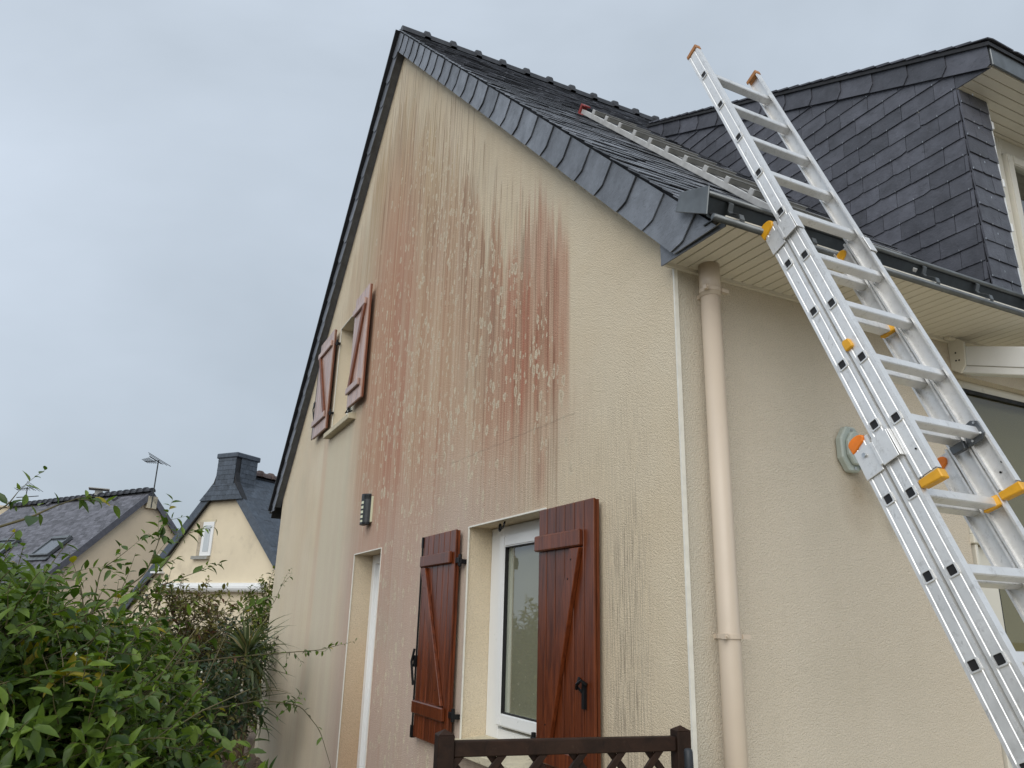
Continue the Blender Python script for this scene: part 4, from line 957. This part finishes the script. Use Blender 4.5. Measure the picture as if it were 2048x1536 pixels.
# ------------------------------------------------------------------ neighbouring houses
def gable_house(label, apex_px, dist, th_deg, slope, hl, hr, length, wallm, slatem, side, ridge_m, overhang=.25, group=None, band=None, name='neighbour_house'):
    P = at(apex_px[0], apex_px[1], dist); th = math.radians(th_deg)
    gd_ = V((math.cos(th), math.sin(th), 0)); rd = V((-math.sin(th), math.cos(th), 0)); zb = -1.5
    h = thing(name, label, 'house', (P.x, P.y, zb), group)
    wl = MB(); pts = [P+V((0, 0, -.12)), P+gd_*hr+V((0, 0, -slope*hr-.12)), V((*(P+gd_*hr)[:2], zb)), V((*(P-gd_*hl)[:2], zb)), P-gd_*hl+V((0, 0, -slope*hl-.12))]
    wl.prism(pts, rd*length); wall = wl.build('wall', wallm, h)
    rf = MB()
    sl = math.hypot(1, slope)
    for sg, hw in ((-1, hl), (1, hr)):
        e = gd_*sg*(hw+overhang)+V((0, 0, -slope*(hw+overhang))); nn_ = V((gd_.x*sg*slope, gd_.y*sg*slope, 1)).normalized()
        o = P-rd*.10; rf.obox(o-nn_*.16, e, rd*(length+.2), nn_*.15)
    roof_ = rf.build('roof', M['deck'], h)
    for sg in (-1, 1):
        hw = hl if sg < 0 else hr
        e = V((gd_.x*sg, gd_.y*sg, -slope)).normalized(); LL = (hw+overhang)*sl
        eave = P-rd*.12+e*LL
        u = rd if sg < 0 else -rd
        O = eave if sg < 0 else eave+rd*(length+.2)
        if sg == side: slate_field('slate', roof_, O, u, -e, [(0, 0), (length+.2, 0), (length+.2, LL), (0, LL)], .13, .25, slatem, 150, t=.008, jit=1.5)
        else: MB().obox(O, u*(length+.2), -e*LL, u.cross(-e)*.012).build('slate_covering', slatem, roof_)
    # slate verge strips on the gable
    for sg, hw in ((-1, hl), (1, hr)):
        e = V((gd_.x*sg, gd_.y*sg, -slope)).normalized(); pn = V((-gd_.x*sg*slope, -gd_.y*sg*slope, -1)).normalized()
        MB().obox(P-rd*.14, e*(hw+overhang)*sl, pn*.20, rd*.03).build('verge', slatem, roof_)
    k = 0; pr_ = None; L3 = .40
    while k*L3 < length:
        if pr_ is None: pr_ = ridge_tile(P-rd*.12, rd, L3, .11, ridge_m, roof_)
        else:
            c = pr_.copy(); COL.objects.link(c); c.location = rd*(k*L3)
        k += 1
    return h, P, gd_, rd, wall, roof_
def quad_window(h, px, nrm, p0, frame_w, depth, parent, name='window', reveal=True):
    """window from picture corners (tl, tr, br, bl) set on a wall plane"""
    c = [on_plane(x, y, nrm, p0) for x, y in px]; z1 = (c[0].z+c[1].z)/2; z0 = (c[2].z+c[3].z)/2
    a = V(((c[0].x+c[3].x)/2, (c[0].y+c[3].y)/2, 0)); b = V(((c[1].x+c[2].x)/2, (c[1].y+c[2].y)/2, 0)); d = (b-a); W_ = d.length; d.normalize()
    return a, d, W_, z0, z1
# house A : long roof with two roof windows
hA, PA, gA, rA, wA, fA = gable_house('far cream house with long slate roof carrying two roof windows', (301, 982), 30, 31, 1.0, 6.2, 3.4, 9.6, M['far_wall_pink'], M['slate_far'], -1, M['ridge'])
nA_ = V((-gA.x, -gA.y, 1)).normalized()
def skylight(px):
    q = [on_plane(x, y, nA_, PA+nA_*.03) for x, y in px]
    u = ((q[1]-q[0])+(q[2]-q[3]))/2; v = ((q[3]-q[0])+(q[2]-q[1]))/2; ud = rA*(1 if u.dot(rA) > 0 else -1); vd = V((-gA.x, -gA.y, -1)).normalized()
    uw_, vh = abs(u.dot(ud)), abs(v.dot(vd)); o = q[0]
    mb = MB(); f = .07
    mb.obox(o, ud*f, vd*vh, nA_*.10); mb.obox(o+ud*(uw_-f), ud*f, vd*vh, nA_*.10); mb.obox(o+ud*f, ud*(uw_-2*f), vd*.13, nA_*.12); mb.obox(o+ud*f+vd*(vh-f), ud*(uw_-2*f), vd*f, nA_*.10)
    s = mb.build('roof_window', M['zinc'], fA)
    MB().obox(o+ud*f+vd*.13, ud*(uw_-2*f), vd*(vh-f-.13), nA_*.07).build('pane', simple('sky reflecting glass', (.10, .115, .13), .2, .3, .05), fA)
    MB().obox(o-ud*.1+vd*(vh+.02), ud*(uw_+.2), vd*.16, nA_*.035).build('flashing', M['zinc'], fA)
skylight([(110, 1078), (148, 1074), (108, 1112), (70, 1114)])
skylight([(8, 1082), (48, 1075), (12, 1107), (-28, 1110)])
for px_, py_ in ((228, 1001), (95, 1012)):
    q = on_plane(px_, py_, nA_, PA); MB().obox(q-rA*.1, rA*.2, V((gA.x, gA.y, 1)).normalized()*.14, nA_*.08).build('roof_vent', M['slate_far'], fA)
q = PA+rA*3.3+V((0, 0, .05)); mb = MB(); mb.box(q+V((-.13, -.13, 0)), q+V((.13, .13, .20))); mb.box(q+V((-.35, -.3, .22)), q+V((.35, .3, .25))); mb.build('flue', M['rung_grey'], hA)
# antenna bracket box and lower window on the gable
nG = rA*-1
q = on_plane(296, 1004, nG, PA); MB().obox(q-gA*.10-rA*.14+V((0, 0, -.22)), gA*.36, rA*.12, (0, 0, .42)).build('vent_box', M['far_wall'], hA)
a, d, W_, z0, z1 = quad_window(hA, [(283, 1208), (310, 1207), (312, 1250), (284, 1250)], nG, PA, .05, .1, hA)
wn = MB().obox(a+V((0, 0, z0))-rA*.015, d*W_, rA*.03, (0, 0, z1-z0)).build('window', M['far_wall'], hA); MB().obox(a+d*.07+V((0, 0, z0))-rA*.03, d*(W_-.14), rA*.014, (0, 0, z1-z0-.12)).build('pane', simple('dim far glass', (.09, .10, .11), .2), wn)
# house B : truncated gable with slated chimney
hB, PB, gB, rB, wB, fB = gable_house('cream gable house with slate clad chimney and small white window', (460.5, 938), 21, -52.5, 1.12, 3.05, 3.2, 8, M['far_wall'], M['slate_blue'], 1, M['ridge_red'], overhang=.05)
nB_ = rB*-1
# chimney: slate apron filling the gable top, then a flared stack with a cap
apL = on_plane(413, 1001, nB_, PB-rB*.16); apR = on_plane(489.5, 997, nB_, PB-rB*.16); zA = min(apL.z, apR.z)
hb = (PB.z-zA)/1.12
o0 = V((PB.x, PB.y, 0))-rB*.17
ch = MB(); c0 = on_plane(474, 962, nB_, PB-rB*.16); c1 = on_plane(440, 962, nB_, PB-rB*.16)
def gu(p): return (V((p.x, p.y, 0))-V((PB.x, PB.y, 0))).dot(gB)
uL, uR = gu(on_plane(439, 915, nB_, PB-rB*.17)), gu(on_plane(475, 912, nB_, PB-rB*.17)); zc = on_plane(457, 916, nB_, PB-rB*.17).z; zn = on_plane(437, 965, nB_, PB-rB*.17).z
def bp_(u, z, r=0): return V((PB.x, PB.y, 0))+gB*u-rB*(.17-r)+V((0, 0, z))
poly = [bp_(-hb, zA), bp_(hb, zA), bp_(uR+.06, zn), bp_(uR, zn+.25), bp_(uR, zc), bp_(uL, zc), bp_(uL, zn+.25), bp_(uL-.08, zn)]
ch.prism(poly, rB*.16); chim = ch.build('chimney', M['deck'], hB)
dpth = .56
MB().obox(bp_(uL, zn-.4, .17), gB*(uR-uL), rB*dpth, (0, 0, zc-zn+.4)).build('stack', M['deck'], chim)
sfr = [(-hb, zA), (hb, zA), (uR+.04, zn-.05), (uL-.08, zn-.05)]
slate_field('slate', chim, bp_(0, 0, -.004), gB, (0, 0, 1), sfr, .12, .2, M['slate_blue'], 60, t=.006)
slate_field('slate', chim, bp_(0, 0, -.004), gB, (0, 0, 1), [(uL, zn-.05), (uR, zn-.05), (uR, zc), (uL, zc)], .12, .2, M['slate_blue'], 60, t=.006)
slate_field('slate', chim, bp_(uR+.004, 0, .15), rB, (0, 0, 1), [(0, zn-.35), (dpth, zn-.35), (dpth, zc), (0, zc)], .12, .2, M['slate_blue'], 40, t=.006)
MB().obox(bp_(uL-.05, zc, -.05), gB*(uR-uL+.1), rB*(dpth+.27), (0, 0, .13)).build('cap', M['slate_blue'], chim, bevel=.02)
MB().obox(bp_(uR, zn-.42, .0)+gB*.0, gB*.10, rB*.75, (0, 0, .05)).build('flashing', M['zinc'], chim)
a, d, W_, z0, z1 = quad_window(hB, [(402, 1045), (427, 1043.5), (419, 1110), (391, 1113)], nB_, PB, .05, .1, hB)
a = V((*on_plane(397, 1080, nB_, PB)[:2], 0)); W_ = (V((*on_plane(426, 1080, nB_, PB)[:2], 0))-a).length; RV = W_*.27
# no niche is cut: a flat darker strip paints the shaded reveal
from_z = z0
mb = MB(); rv = .02
mb.obox(a-rB*rv+V((0, 0, z0)), gB*RV, rB*.016, (0, 0, z1-z0)); rev = mb.build('reveal_shade', simple('painted reveal shade', (.42, .36, .27), .9), wB)
wn = MB().obox(a+gB*RV-rB*.035+V((0, 0, z0)), gB*(W_-RV), rB*.034, (0, 0, z1-z0)).build('window', M['pvc'], hB)
MB().obox(a+gB*(RV+.09)-rB*.042+V((0, 0, z0+.1)), gB*(W_-RV-.18), rB*.006, (0, 0, z1-z0-.19)).build('pane', M['pane_backing'], wn)
MB().obox(a-gB*.08-rB*.10+V((0, 0, z0-.09)), gB*(W_+.05), rB*.1, (0, 0, .08)).build('window_sill', M['rung_grey'], wB)
MB().obox(a-gB*.04-rB*.012+V((0, 0, z1)), gB*(W_+.08), rB*.011, (0, 0, .06)).build('lintel', M['sill'], wB)
# pale rain washed panel stays in the render; white awning box
q0_ = on_plane(455, 1175, nB_, PB-rB*.12); q1_ = on_plane(527, 1176, nB_, PB-rB*.12); q0_ = q1_-gB*3.4
MB().tube([q0_, q1_], .105, 12).build('awning_box', M['far_white'], hB, smooth=False)
MB().obox(q0_+rB*.02+V((0, 0, -.02)), q1_-q0_, rB*.10, (0, 0, .14)).build('awning_mount', M['far_white'], hB)
q = on_plane(319, 1110, nB_, PB); q2_ = on_plane(324, 1144, nB_, PB)
MB().obox(V((*q[:2], q2_.z))-rB*.12, gB*.22, rB*.12, (0, 0, q.z-q2_.z)).build('gutter_end', M['far_white'], hB)
MB().obox(V((*q[:2], q2_.z-.04))-rB*.16-gB*.05, gB*.34, rB*.2, (0, 0, .05)).build('gutter_trim', M['far_white'], hB)
# house C: only its rendered chimney shows behind the long roof
pc = at(8, 1030, 42)
hC = thing('neighbour_house', 'distant house whose flat cream chimney shows above the long slate roof', 'house', (pc.x, pc.y, -1.5))
c0 = at(30, 1013, 42)
mb = MB(); mb.prism([V((pc.x-4, pc.y, -1.5)), V((pc.x+4, pc.y, -1.5)), V((pc.x+4, pc.y, 2.5)), V((pc.x, pc.y, 5.3)), V((pc.x-4, pc.y, 2.5))], (0, 8, 0)); mb.build('wall', M['far_wall'], hC)
mb = MB(); mb.obox(V((pc.x, pc.y-.2, 5.4)), (-4.3, 0, -3.0), (0, 8.4, 0), (0, 0, .12)); mb.obox(V((pc.x, pc.y-.2, 5.4)), (4.3, 0, -3.0), (0, 8.4, 0), (0, 0, .12)); mb.build('roof', M['slate_far'], hC)
mb = MB(); mb.box((c0.x-1.35, c0.y, 4), (c0.x+.35, c0.y+.9, c0.z-.08)); cc = mb.build('chimney', M['far_wall'], hC); MB().box((c0.x-1.42, c0.y-.06, c0.z-.08), (c0.x+.42, c0.y+.96, c0.z)).build('cap', M['far_wall'], cc)
# antennas
def antenna(label, base_px, top_px, boom, dist, els, group):
    b = at(*base_px, dist); t = at(*top_px, dist); t = V((b.x+(t.x-b.x), b.y+(t.y-b.y), t.z))
    o = thing('tv_antenna', label, 'antenna', tuple(b), group)
    MB().tube([b, t], .022, 6).build('mast', M['zinc_dark'], o)
    p, q = at(*boom[0], dist), at(*boom[1], dist-1.0); MB().tube([p, q], .016, 6).build('boom', M['zinc_dark'], o)
    dv = (q-p).normalized(); sd_ = dv.cross(V((0, 0, 1))).normalized(); e_ = MB()
    for f, l in els:
        c = p.lerp(q, f); e_.tube([c-sd_*l+V((0, 0, -l*.3)), c+sd_*l+V((0, 0, l*.5))], .010, 5)
    e_.build('element', M['zinc_dark'], o)
    return o
e1 = [(i/9, .12+.012*i) for i in range(6)]+[(.72, .22), (.78, .26), (.9, .34), (1.0, .42)]
antenna('tall rake antenna on the gable peak of the long roofed house', (302, 1016), (317, 921), ((290, 923), (319, 921.5)), 29.6, e1, None)
an2 = antenna('short antenna with two crossbars beside the cream chimney', (46, 1030), (55, 974), ((33, 979), (70, 975)), 41.5, e1, None)
p, q = at(33, 995, 41.5), at(77, 992, 41); MB().tube([p, q], .02, 5).build('crossbar', M['zinc_dark'], an2)

# ------------------------------------------------------------------ planting
def leaf_geo(L, W, fold=.25, curl=.25, seg=4):
    prof = [(0, .04), (.22, .78), (.48, 1.0), (.75, .66), (1.0, .02)] if seg == 4 else [(0, .08), (.35, .95), (.7, .8), (1, .02)]
    vs = []; fs = []
    for (t, wv) in prof:
        zc = -curl*L*t*t; hw = W/2*wv
        vs += [(-hw, t*L, zc+hw*fold*2), (0, t*L, zc), (hw, t*L, zc+hw*fold*2)]
    for i in range(len(prof)-1):
        a = i*3; fs += [(a, a+1, a+4, a+3), (a+1, a+2, a+5, a+4)]
    return np.array(vs), fs
def frame(d, n):
    d = d.normalized(); x = d.cross(n)
    if x.length < 1e-4: x = d.orthogonal()
    x.normalize(); z = x.cross(d).normalized(); return x, d, z
def foliage(parent, leaves, geos, mat, nparts, name='leaf'):
    """leaves: list of (pos, dir, normal, scale, variant); nearest nparts become parts, the rest one mass"""
    leaves = sorted(leaves, key=lambda q: (q[0]-CAM).length/q[3]); b = base_of(parent)
    meshes = []
    for vs, fs in geos:
        me = bpy.data.meshes.new(name); me.from_pydata([tuple(v) for v in vs], [], fs); me.polygons.foreach_set('use_smooth', [True]*len(fs)); me.materials.append(mat); meshes.append(me)
    for p, d, n, s, k in leaves[:nparts]:
        x, y, z = frame(d, n); o = bpy.data.objects.new(name, meshes[k]); link(o, parent); q = p-b
        o.matrix_local = Matrix(((x.x*s, y.x*s, z.x*s, q.x), (x.y*s, y.y*s, z.y*s, q.y), (x.z*s, y.z*s, z.z*s, q.z), (0, 0, 0, 1)))
    rest = leaves[nparts:]
    if rest:
        VV = []; FFc = []; TT = []; o_ = 0
        for p, d, n, s, k in rest:
            x, y, z = frame(d, n); R_ = np.array([[x.x, y.x, z.x], [x.y, y.y, z.y], [x.z, y.z, z.z]])*s
            vs, fs = geos[k]; VV.append(vs @ R_.T+np.array(p-b)); FFc += [tuple(i+o_ for i in f) for f in fs]; o_ += len(vs); TT += [random.random()]*len(vs)
        me = bpy.data.meshes.new('foliage'); me.from_pydata(np.concatenate(VV).tolist(), [], FFc); a = me.attributes.new('tone', 'FLOAT', 'POINT'); a.data.foreach_set('value', TT)
        me.polygons.foreach_set('use_smooth', [True]*len(me.polygons)); me.materials.append(mat); o = bpy.data.objects.new('foliage', me); link(o, parent); o['kind'] = 'stuff'
def rv(): return V((random.gauss(0, 1), random.gauss(0, 1), random.gauss(0, 1))).normalized()
def sprig(p, d, length, nl, ls, leaves, stems, nv, droop=.3, r=.0018, spread=1.0, szvar=.5):
    pts = [p]; cur = p.copy(); dd = d.normalized(); n_ = max(3, nl//2)
    for i in range(n_):
        dd = (dd+rv()*.12+V((0, 0, -droop*.12))).normalized(); cur = cur+dd*(length/n_); pts.append(cur.copy())
    stems.tube(pts, [r*(1-.6*i/n_) for i in range(n_+1)], 4, cap=False)
    ph = random.random()*6
    for i in range(nl):
        t = (i+.6)/nl*n_; k = min(int(t), n_-1); q = pts[k].lerp(pts[k+1], t-k); ax = (pts[k+1]-pts[k]).normalized()
        o1 = ax.orthogonal().normalized(); o2 = ax.cross(o1); ph += 2.4 if i % 2 else math.pi
        rad = o1*math.cos(ph)+o2*math.sin(ph)
        ld = (ax*.55+rad*spread+rv()*.25+V((0, 0, -.15))).normalized(); nn = (V((0, 0, 1))+rv()*.55-FF*.15)
        leaves.append((q, ld, nn, ls*random.uniform(1-szvar, 1+szvar)*(1-.25*i/nl), random.randrange(nv)))
def blob_sprigs(blobs, count, leaf, length, nl, leaves, stems, nv, shell=(.55, 1.05), up=.35, **kw):
    tot = sum(b[1]**2 for b in blobs)
    for c, r in blobs:
        for _ in range(int(count*r*r/tot)):
            d = rv(); d.z = d.z*.8
            rr = r*random.uniform(*shell)
            p = c+d*rr
            sprig(p, d*.7+V((0, 0, up))+rv()*.5, length*random.uniform(.6, 1.3), nl, leaf, leaves, stems, nv, **kw)

# --- jasmine-like shrub in the left foreground
js = thing('climbing_shrub', 'leafy green climbing shrub filling the lower left foreground', 'shrub', (-1.9, -.25, 0))
geos = [leaf_geo(1, .42, .22, .22), leaf_geo(1, .36, .3, .35), leaf_geo(1, .48, .15, .12)]
L_ = []; S_ = MB()
blobs = [(at(55, 1370, 2.0), .16), (at(190, 1400, 2.1), .17), (at(255, 1470, 2.3), .13), (at(205, 1600, 2.2), .14), (at(95, 1520, 1.75), .19), (at(215, 1540, 1.95), .16), (at(0, 1215, 2.6), .10), (at(70, 1240, 2.6), .08),
         (at(100, 1290, 2.8), .12), (at(225, 1310, 2.7), .10), (at(-120, 1350, 1.9), .26), (at(300, 1370, 2.8), .09), (at(120, 1800, 1.9), .38), (at(190, 1800, 2.1), .30), (at(-50, 1700, 2.0), .4)]
blob_sprigs(blobs, 2700, .037, .10, 9, L_, S_, 3, shell=(.45, 1.0), up=.35)
blob_sprigs([(c, r*.6) for c, r in blobs], 520, .040, .10, 8, L_, S_, 3, shell=(.3, 1.0))
# long outer shoots drawn from the shrub
def shoot(pix, r0, leaf, dens, parentlist, stems, n_extra=0, nv=3, szvar=.4, mid=None):
    pts = [at(*p) for p in pix]; fine = []
    for a, b in zip(pts[:-1], pts[1:]):
        for k in range(6): fine.append(a.lerp(b, k/6))
    fine.append(pts[-1])
    for _ in range(2): fine = [fine[0]]+[(fine[i-1]+fine[i]*2+fine[i+1])/4 for i in range(1, len(fine)-1)]+[fine[-1]]
    n = len(fine); stems.tube(fine, [r0*(1-.7*i/n) for i in range(n)], 5, cap=False)
    L0 = sum((fine[i+1]-fine[i]).length for i in range(n-1))
    for k in range(int(L0*dens)):
        i = random.randrange(int(n*.1), n-1); p = fine[i].lerp(fine[i+1], random.random()); ax = (fine[i+1]-fine[i]).normalized()
        d = (ax*.5+rv()+V((0, 0, -.1))).normalized(); parentlist.append((p, d, V((0, 0, 1))+rv()*.7, leaf*random.uniform(1-szvar, 1+szvar), random.randrange(nv)))
    for k in range(n_extra):
        i = random.randrange(int(n*.25), n-1); ax = (fine[min(i+1, n-1)]-fine[i]).normalized()
        sprig(fine[i], ax*.5+rv(), random.uniform(.04, .10), 5, leaf*.8, parentlist, stems, nv, droop=.6, r=r0*.35)
    tip = fine[-1]
    sprig(tip, fine[-1]-fine[-2], .06, 6, leaf*.8, parentlist, stems, nv, r=r0*.3)
shoot([(-40, 1065, 1.5), (60, 1035, 1.5), (110, 1012, 1.5), (160, 995, 1.55)], .0026, .032, 26, L_, S_, 1, 3)
shoot([(-40, 1040, 1.6), (15, 1010, 1.6), (35, 985, 1.6)], .002, .026, 45, L_, S_, 1)
shoot([(60, 1330, 2.0), (200, 1210, 2.3), (290, 1150, 2.5), (315, 1090, 2.6), (332, 1035, 2.6)], .003, .036, 34, L_, S_, 7)
shoot([(150, 1330, 2.2), (250, 1200, 2.5), (330, 1130, 2.7), (372, 1068, 2.7), (392, 1062, 2.7)], .0028, .034, 30, L_, S_, 6)
shoot([(200, 1300, 2.3), (300, 1185, 2.6), (350, 1160, 2.7), (420, 1135, 2.8)], .0024, .032, 26, L_, S_, 4)
shoot([(180, 1250, 2.4), (200, 1140, 2.5), (230, 1120, 2.5), (262, 1095, 2.5)], .0022, .034, 30, L_, S_, 3)
shoot([(90, 1250, 2.3), (100, 1170, 2.4), (130, 1150, 2.4), (165, 1140, 2.4)], .0022, .034, 34, L_, S_, 3)
shoot([(250, 1400, 2.3), (330, 1340, 2.5), (420, 1280, 2.7), (490, 1220, 2.9), (530, 1200, 3.0)], .0024, .036, 24, L_, S_, 3)
shoot([(300, 1420, 2.3), (420, 1420, 2.5), (520, 1400, 2.7), (600, 1410, 2.75), (640, 1460, 2.75), (660, 1528, 2.75)], .0026, .026, 34, L_, S_, 5)
shoot([(330, 1330, 2.5), (460, 1315, 2.7), (560, 1306, 2.8), (640, 1300, 2.85), (678, 1290, 2.85)], .0026, .022, 34, L_, S_, 6)
shoot([(430, 1270, 2.9), (500, 1235, 3.0), (545, 1212, 3.05), (566, 1165, 3.05)], .0022, .024, 20, L_, S_, 3)

for a in range(26):
    x = random.uniform(0, 330); p0 = at(x, random.uniform(1220, 1350)+x*.15, random.uniform(2.1, 2.7)); sprig(p0, V((random.uniform(-.3, .5), random.uniform(-.2, .2), 1)), random.uniform(.10, .22), 9, .036, L_, S_, 3, droop=.8, r=.0018)
# bare pale stems seen among the leaves and roots down to the ground
for a in range(9):
    p0 = at(random.uniform(20, 330), random.uniform(1350, 1520), random.uniform(1.7, 2.0)); d = V((random.uniform(-.5, .7), random.uniform(-.2, .3), random.uniform(.3, 1))).normalized()
    S_.tube([p0, p0+d*.12+rv()*.02, p0+d*.26+rv()*.03], [.0022, .0018, .001], 5, cap=False)
for c, r in blobs: S_.tube([V((c.x, c.y, -.02)), V((c.x+random.uniform(-.03, .03), c.y, c.z*.5)), c], [.010, .007, .003], 6, cap=False)
foliage(js, L_, geos, M['leaf'], 300)
S_.build('stem', M['stem'], js, smooth=True)
fl = MB()
for i in range(70):
    c, r = random.choice(blobs[:9]); p = c+rv()*r*1.02; s = random.uniform(.0025, .005)
    fl.add([p+V((s, 0, 0)), p+V((0, s, 0)), p+V((-s, 0, 0)), p+V((0, -s, 0)), p+V((0, 0, s*1.3)), p+V((0, 0, -s*1.3))], [(0, 1, 4), (1, 2, 4), (2, 3, 4), (3, 0, 4), (1, 0, 5), (2, 1, 5), (3, 2, 5), (0, 3, 5)])
fl.build('flower_buds', M['flower'], js, kind='stuff')
# a few yellowed leaf clusters
Y_ = []; YS = MB()
for px_ in ((120, 1360, 1.72), (165, 1352, 1.8), (235, 1390, 1.85), (60, 1310, 1.85), (240, 1420, 1.85), (205, 1240, 2.3)):
    sprig(at(*px_), V((random.uniform(-.4, .6), -.3, .1)), .05, 6, .042, Y_, YS, 3)
foliage(js, Y_, geos, leaf_mat('yellowed leaf', (.20, .17, .012), (.42, .34, .03)), 60, 'yellow_leaf')
YS.build('yellow_stem', M['stem'], js, kind='stuff')

# --- olive bush behind
rb = thing('olive_bush', 'round olive brown small leaved bush in front of the gable with the awning', 'bush', (*at(365, 1230, 6.4)[:2], 0))
L_ = []; S_ = MB()
bl = [(at(330, 1215, 6.4), .16), (at(380, 1215, 6.3), .18), (at(425, 1235, 6.5), .14), (at(360, 1265, 6.3), .22), (at(305, 1260, 6.5), .12), (at(400, 1300, 6.4), .20), (at(370, 1390, 6.4), .34), (at(370, 1500, 6.4), .36)]
blob_sprigs(bl, 420, .048, .15, 9, L_, S_, 2, shell=(.2, 1.05), up=.9, r=.004)
for c, r in bl: S_.tube([V((*at(365, 1230, 6.4)[:2], -.02)), c.lerp(V((*at(365, 1230, 6.4)[:2], .3)), .5), c], [.02, .012, .005], 6, cap=False)
foliage(rb, L_, [leaf_geo(1, .5, .2, .25, 3), leaf_geo(1, .42, .25, .3, 3)], M['leaf_rose'], 120)
S_.build('branch', M['bark'], rb)

# --- yucca
yb = at(482, 1395, 8.2); yb.z = 0
yu = thing('yucca', 'yucca with drooping sword shaped leaves beside the house corner', 'plant', tuple(yb))
zt = at(482, 1315, 8.2).z
MB().tube([yb, V((yb.x+.03, yb.y, zt*.5)), V((yb.x, yb.y, zt))], [.07, .06, .05], 8).build('trunk', M['bark'], yu)
def blade(L, W, bend):
    vs = []; fs = []
    for i in range(7):
        t = i/6; hw = W/2*(1-t**2.2)*min(1, .5+t*3)+.001; a = bend*t
        y_ = L*(math.sin(a)/bend if bend else t); z_ = -L*(1-math.cos(a))/bend
        vs += [(-hw, y_, z_+hw*.5), (0, y_, z_), (hw, y_, z_+hw*.5)]
    for i in range(6): a = i*3; fs += [(a, a+1, a+4, a+3), (a+1, a+2, a+5, a+4)]
    return np.array(vs), fs
L_ = []
for h_, cnt, ln_ in ((zt, 95, .50), (zt*.68, 75, .48)):
    for i in range(cnt):
        e = math.radians(random.uniform(-35, 80)); a = random.uniform(0, 2*math.pi)
        d = V((math.cos(a)*math.cos(e), math.sin(a)*math.cos(e), math.sin(e)))
        L_.append((V((yb.x, yb.y, h_+random.uniform(-.10, .08)))+d*.03, d, V((0, 0, 1)), ln_*random.uniform(.75, 1.15), random.randrange(4)))
foliage(yu, L_, [blade(1, .075, .5), blade(1, .07, 1.0), blade(1, .08, 1.5), blade(1, .065, .25)], M['blade'], 175, 'blade')

# --- yellow green shrub against the house corner
lb0 = at(520, 1215, 12.2)
lb = thing('lime_shrub', 'upright yellow green shrub behind the far house corner', 'shrub', (lb0.x, lb0.y, 0))
L_ = []; S_ = MB()
bl = [(at(540, 1185, 12.2), .16), (at(532, 1215, 12.2), .26), (at(522, 1260, 12), .36), (at(515, 1330, 12), .45), (at(515, 1420, 12), .45)]
blob_sprigs(bl, 420, .08, .25, 9, L_, S_, 2, shell=(.3, 1.05), up=1.0, r=.005)
S_.tube([V((lb0.x, lb0.y, -.02)), lb0], [.03, .01], 6)
foliage(lb, L_, [leaf_geo(1, .4, .2, .2, 3), leaf_geo(1, .34, .25, .3, 3)], M['leaf_lime'], 80)
S_.build('branch', M['bark'], lb)

# --- dark evergreen hedge between the shrub and the far houses
hg0 = at(250, 1330, 8.5)
hd = thing('dark_hedge', 'dark evergreen hedge running behind the foreground shrub', 'hedge', (hg0.x, hg0.y, 0))
L_ = []; S_ = MB(); bl = []
for x, y, d_, r in ((-150, 1320, 8, .6), (0, 1340, 8, .45), (100, 1350, 8.4, .45), (200, 1360, 8.8, .45), (290, 1330, 9, .42), (340, 1320, 9.4, .40), (400, 1330, 9.4, .45), (450, 1315, 10.2, .45), (470, 1350, 10.4, .36), (430, 1290, 10.4, .3), (250, 1400, 8.6, .7), (100, 1420, 8.2, .7), (380, 1440, 9.0, .55), (430, 1370, 9.6, .36)):
    c = at(x, y, d_); bl.append((c, r)); S_.tube([V((c.x, c.y, -.02)), c], [.03, .012], 6, cap=False)
blob_sprigs(bl, 1700, .085, .22, 9, L_, S_, 2, shell=(.45, 1.0), up=.5, r=.004)
foliage(hd, L_, [leaf_geo(1, .42, .2, .2, 3), leaf_geo(1, .36, .25, .3, 3)], M['leaf_dark'], 120)
S_.build('branch', M['bark'], hd)
# low leafy plants at the gravel's edge
lp0 = at(430, 1440, 5.2)
lo_ = thing('border_plant', 'low dark leafy plant with pale buds at the edge of the gravel', 'plant', (lp0.x, lp0.y, 0))
L_ = []; S_ = MB(); bl = []
for x, y, d_, r in ((330, 1420, 4.6, .22), (400, 1420, 5.2, .24), (440, 1375, 6.4, .18)):
    c = at(x, y, d_); c.z = max(c.z, .12); bl.append((c, r)); S_.tube([V((c.x, c.y, -.02)), c], [.012, .006], 5, cap=False)
blob_sprigs(bl, 260, .06, .16, 8, L_, S_, 2, shell=(.4, 1.05), up=.5, r=.003)
foliage(lo_, L_, [leaf_geo(1, .45, .2, .25, 3), leaf_geo(1, .4, .25, .3, 3)], M['leaf_dark'], 100)
S_.build('stem', M['stem'], lo_, kind='stuff')
fl = MB()
for i in range(60):
    c, r = random.choice(bl); p = c+rv()*r*1.02; s = random.uniform(.006, .012)
    fl.add([p+V((s, 0, 0)), p+V((0, s, 0)), p+V((-s, 0, 0)), p+V((0, -s, 0)), p+V((0, 0, s*1.3)), p+V((0, 0, -s*1.3))], [(0, 1, 4), (1, 2, 4), (2, 3, 4), (3, 0, 4), (1, 0, 5), (2, 1, 5), (3, 2, 5), (0, 3, 5)])
fl.build('flower_buds', M['flower'], lo_, kind='stuff')
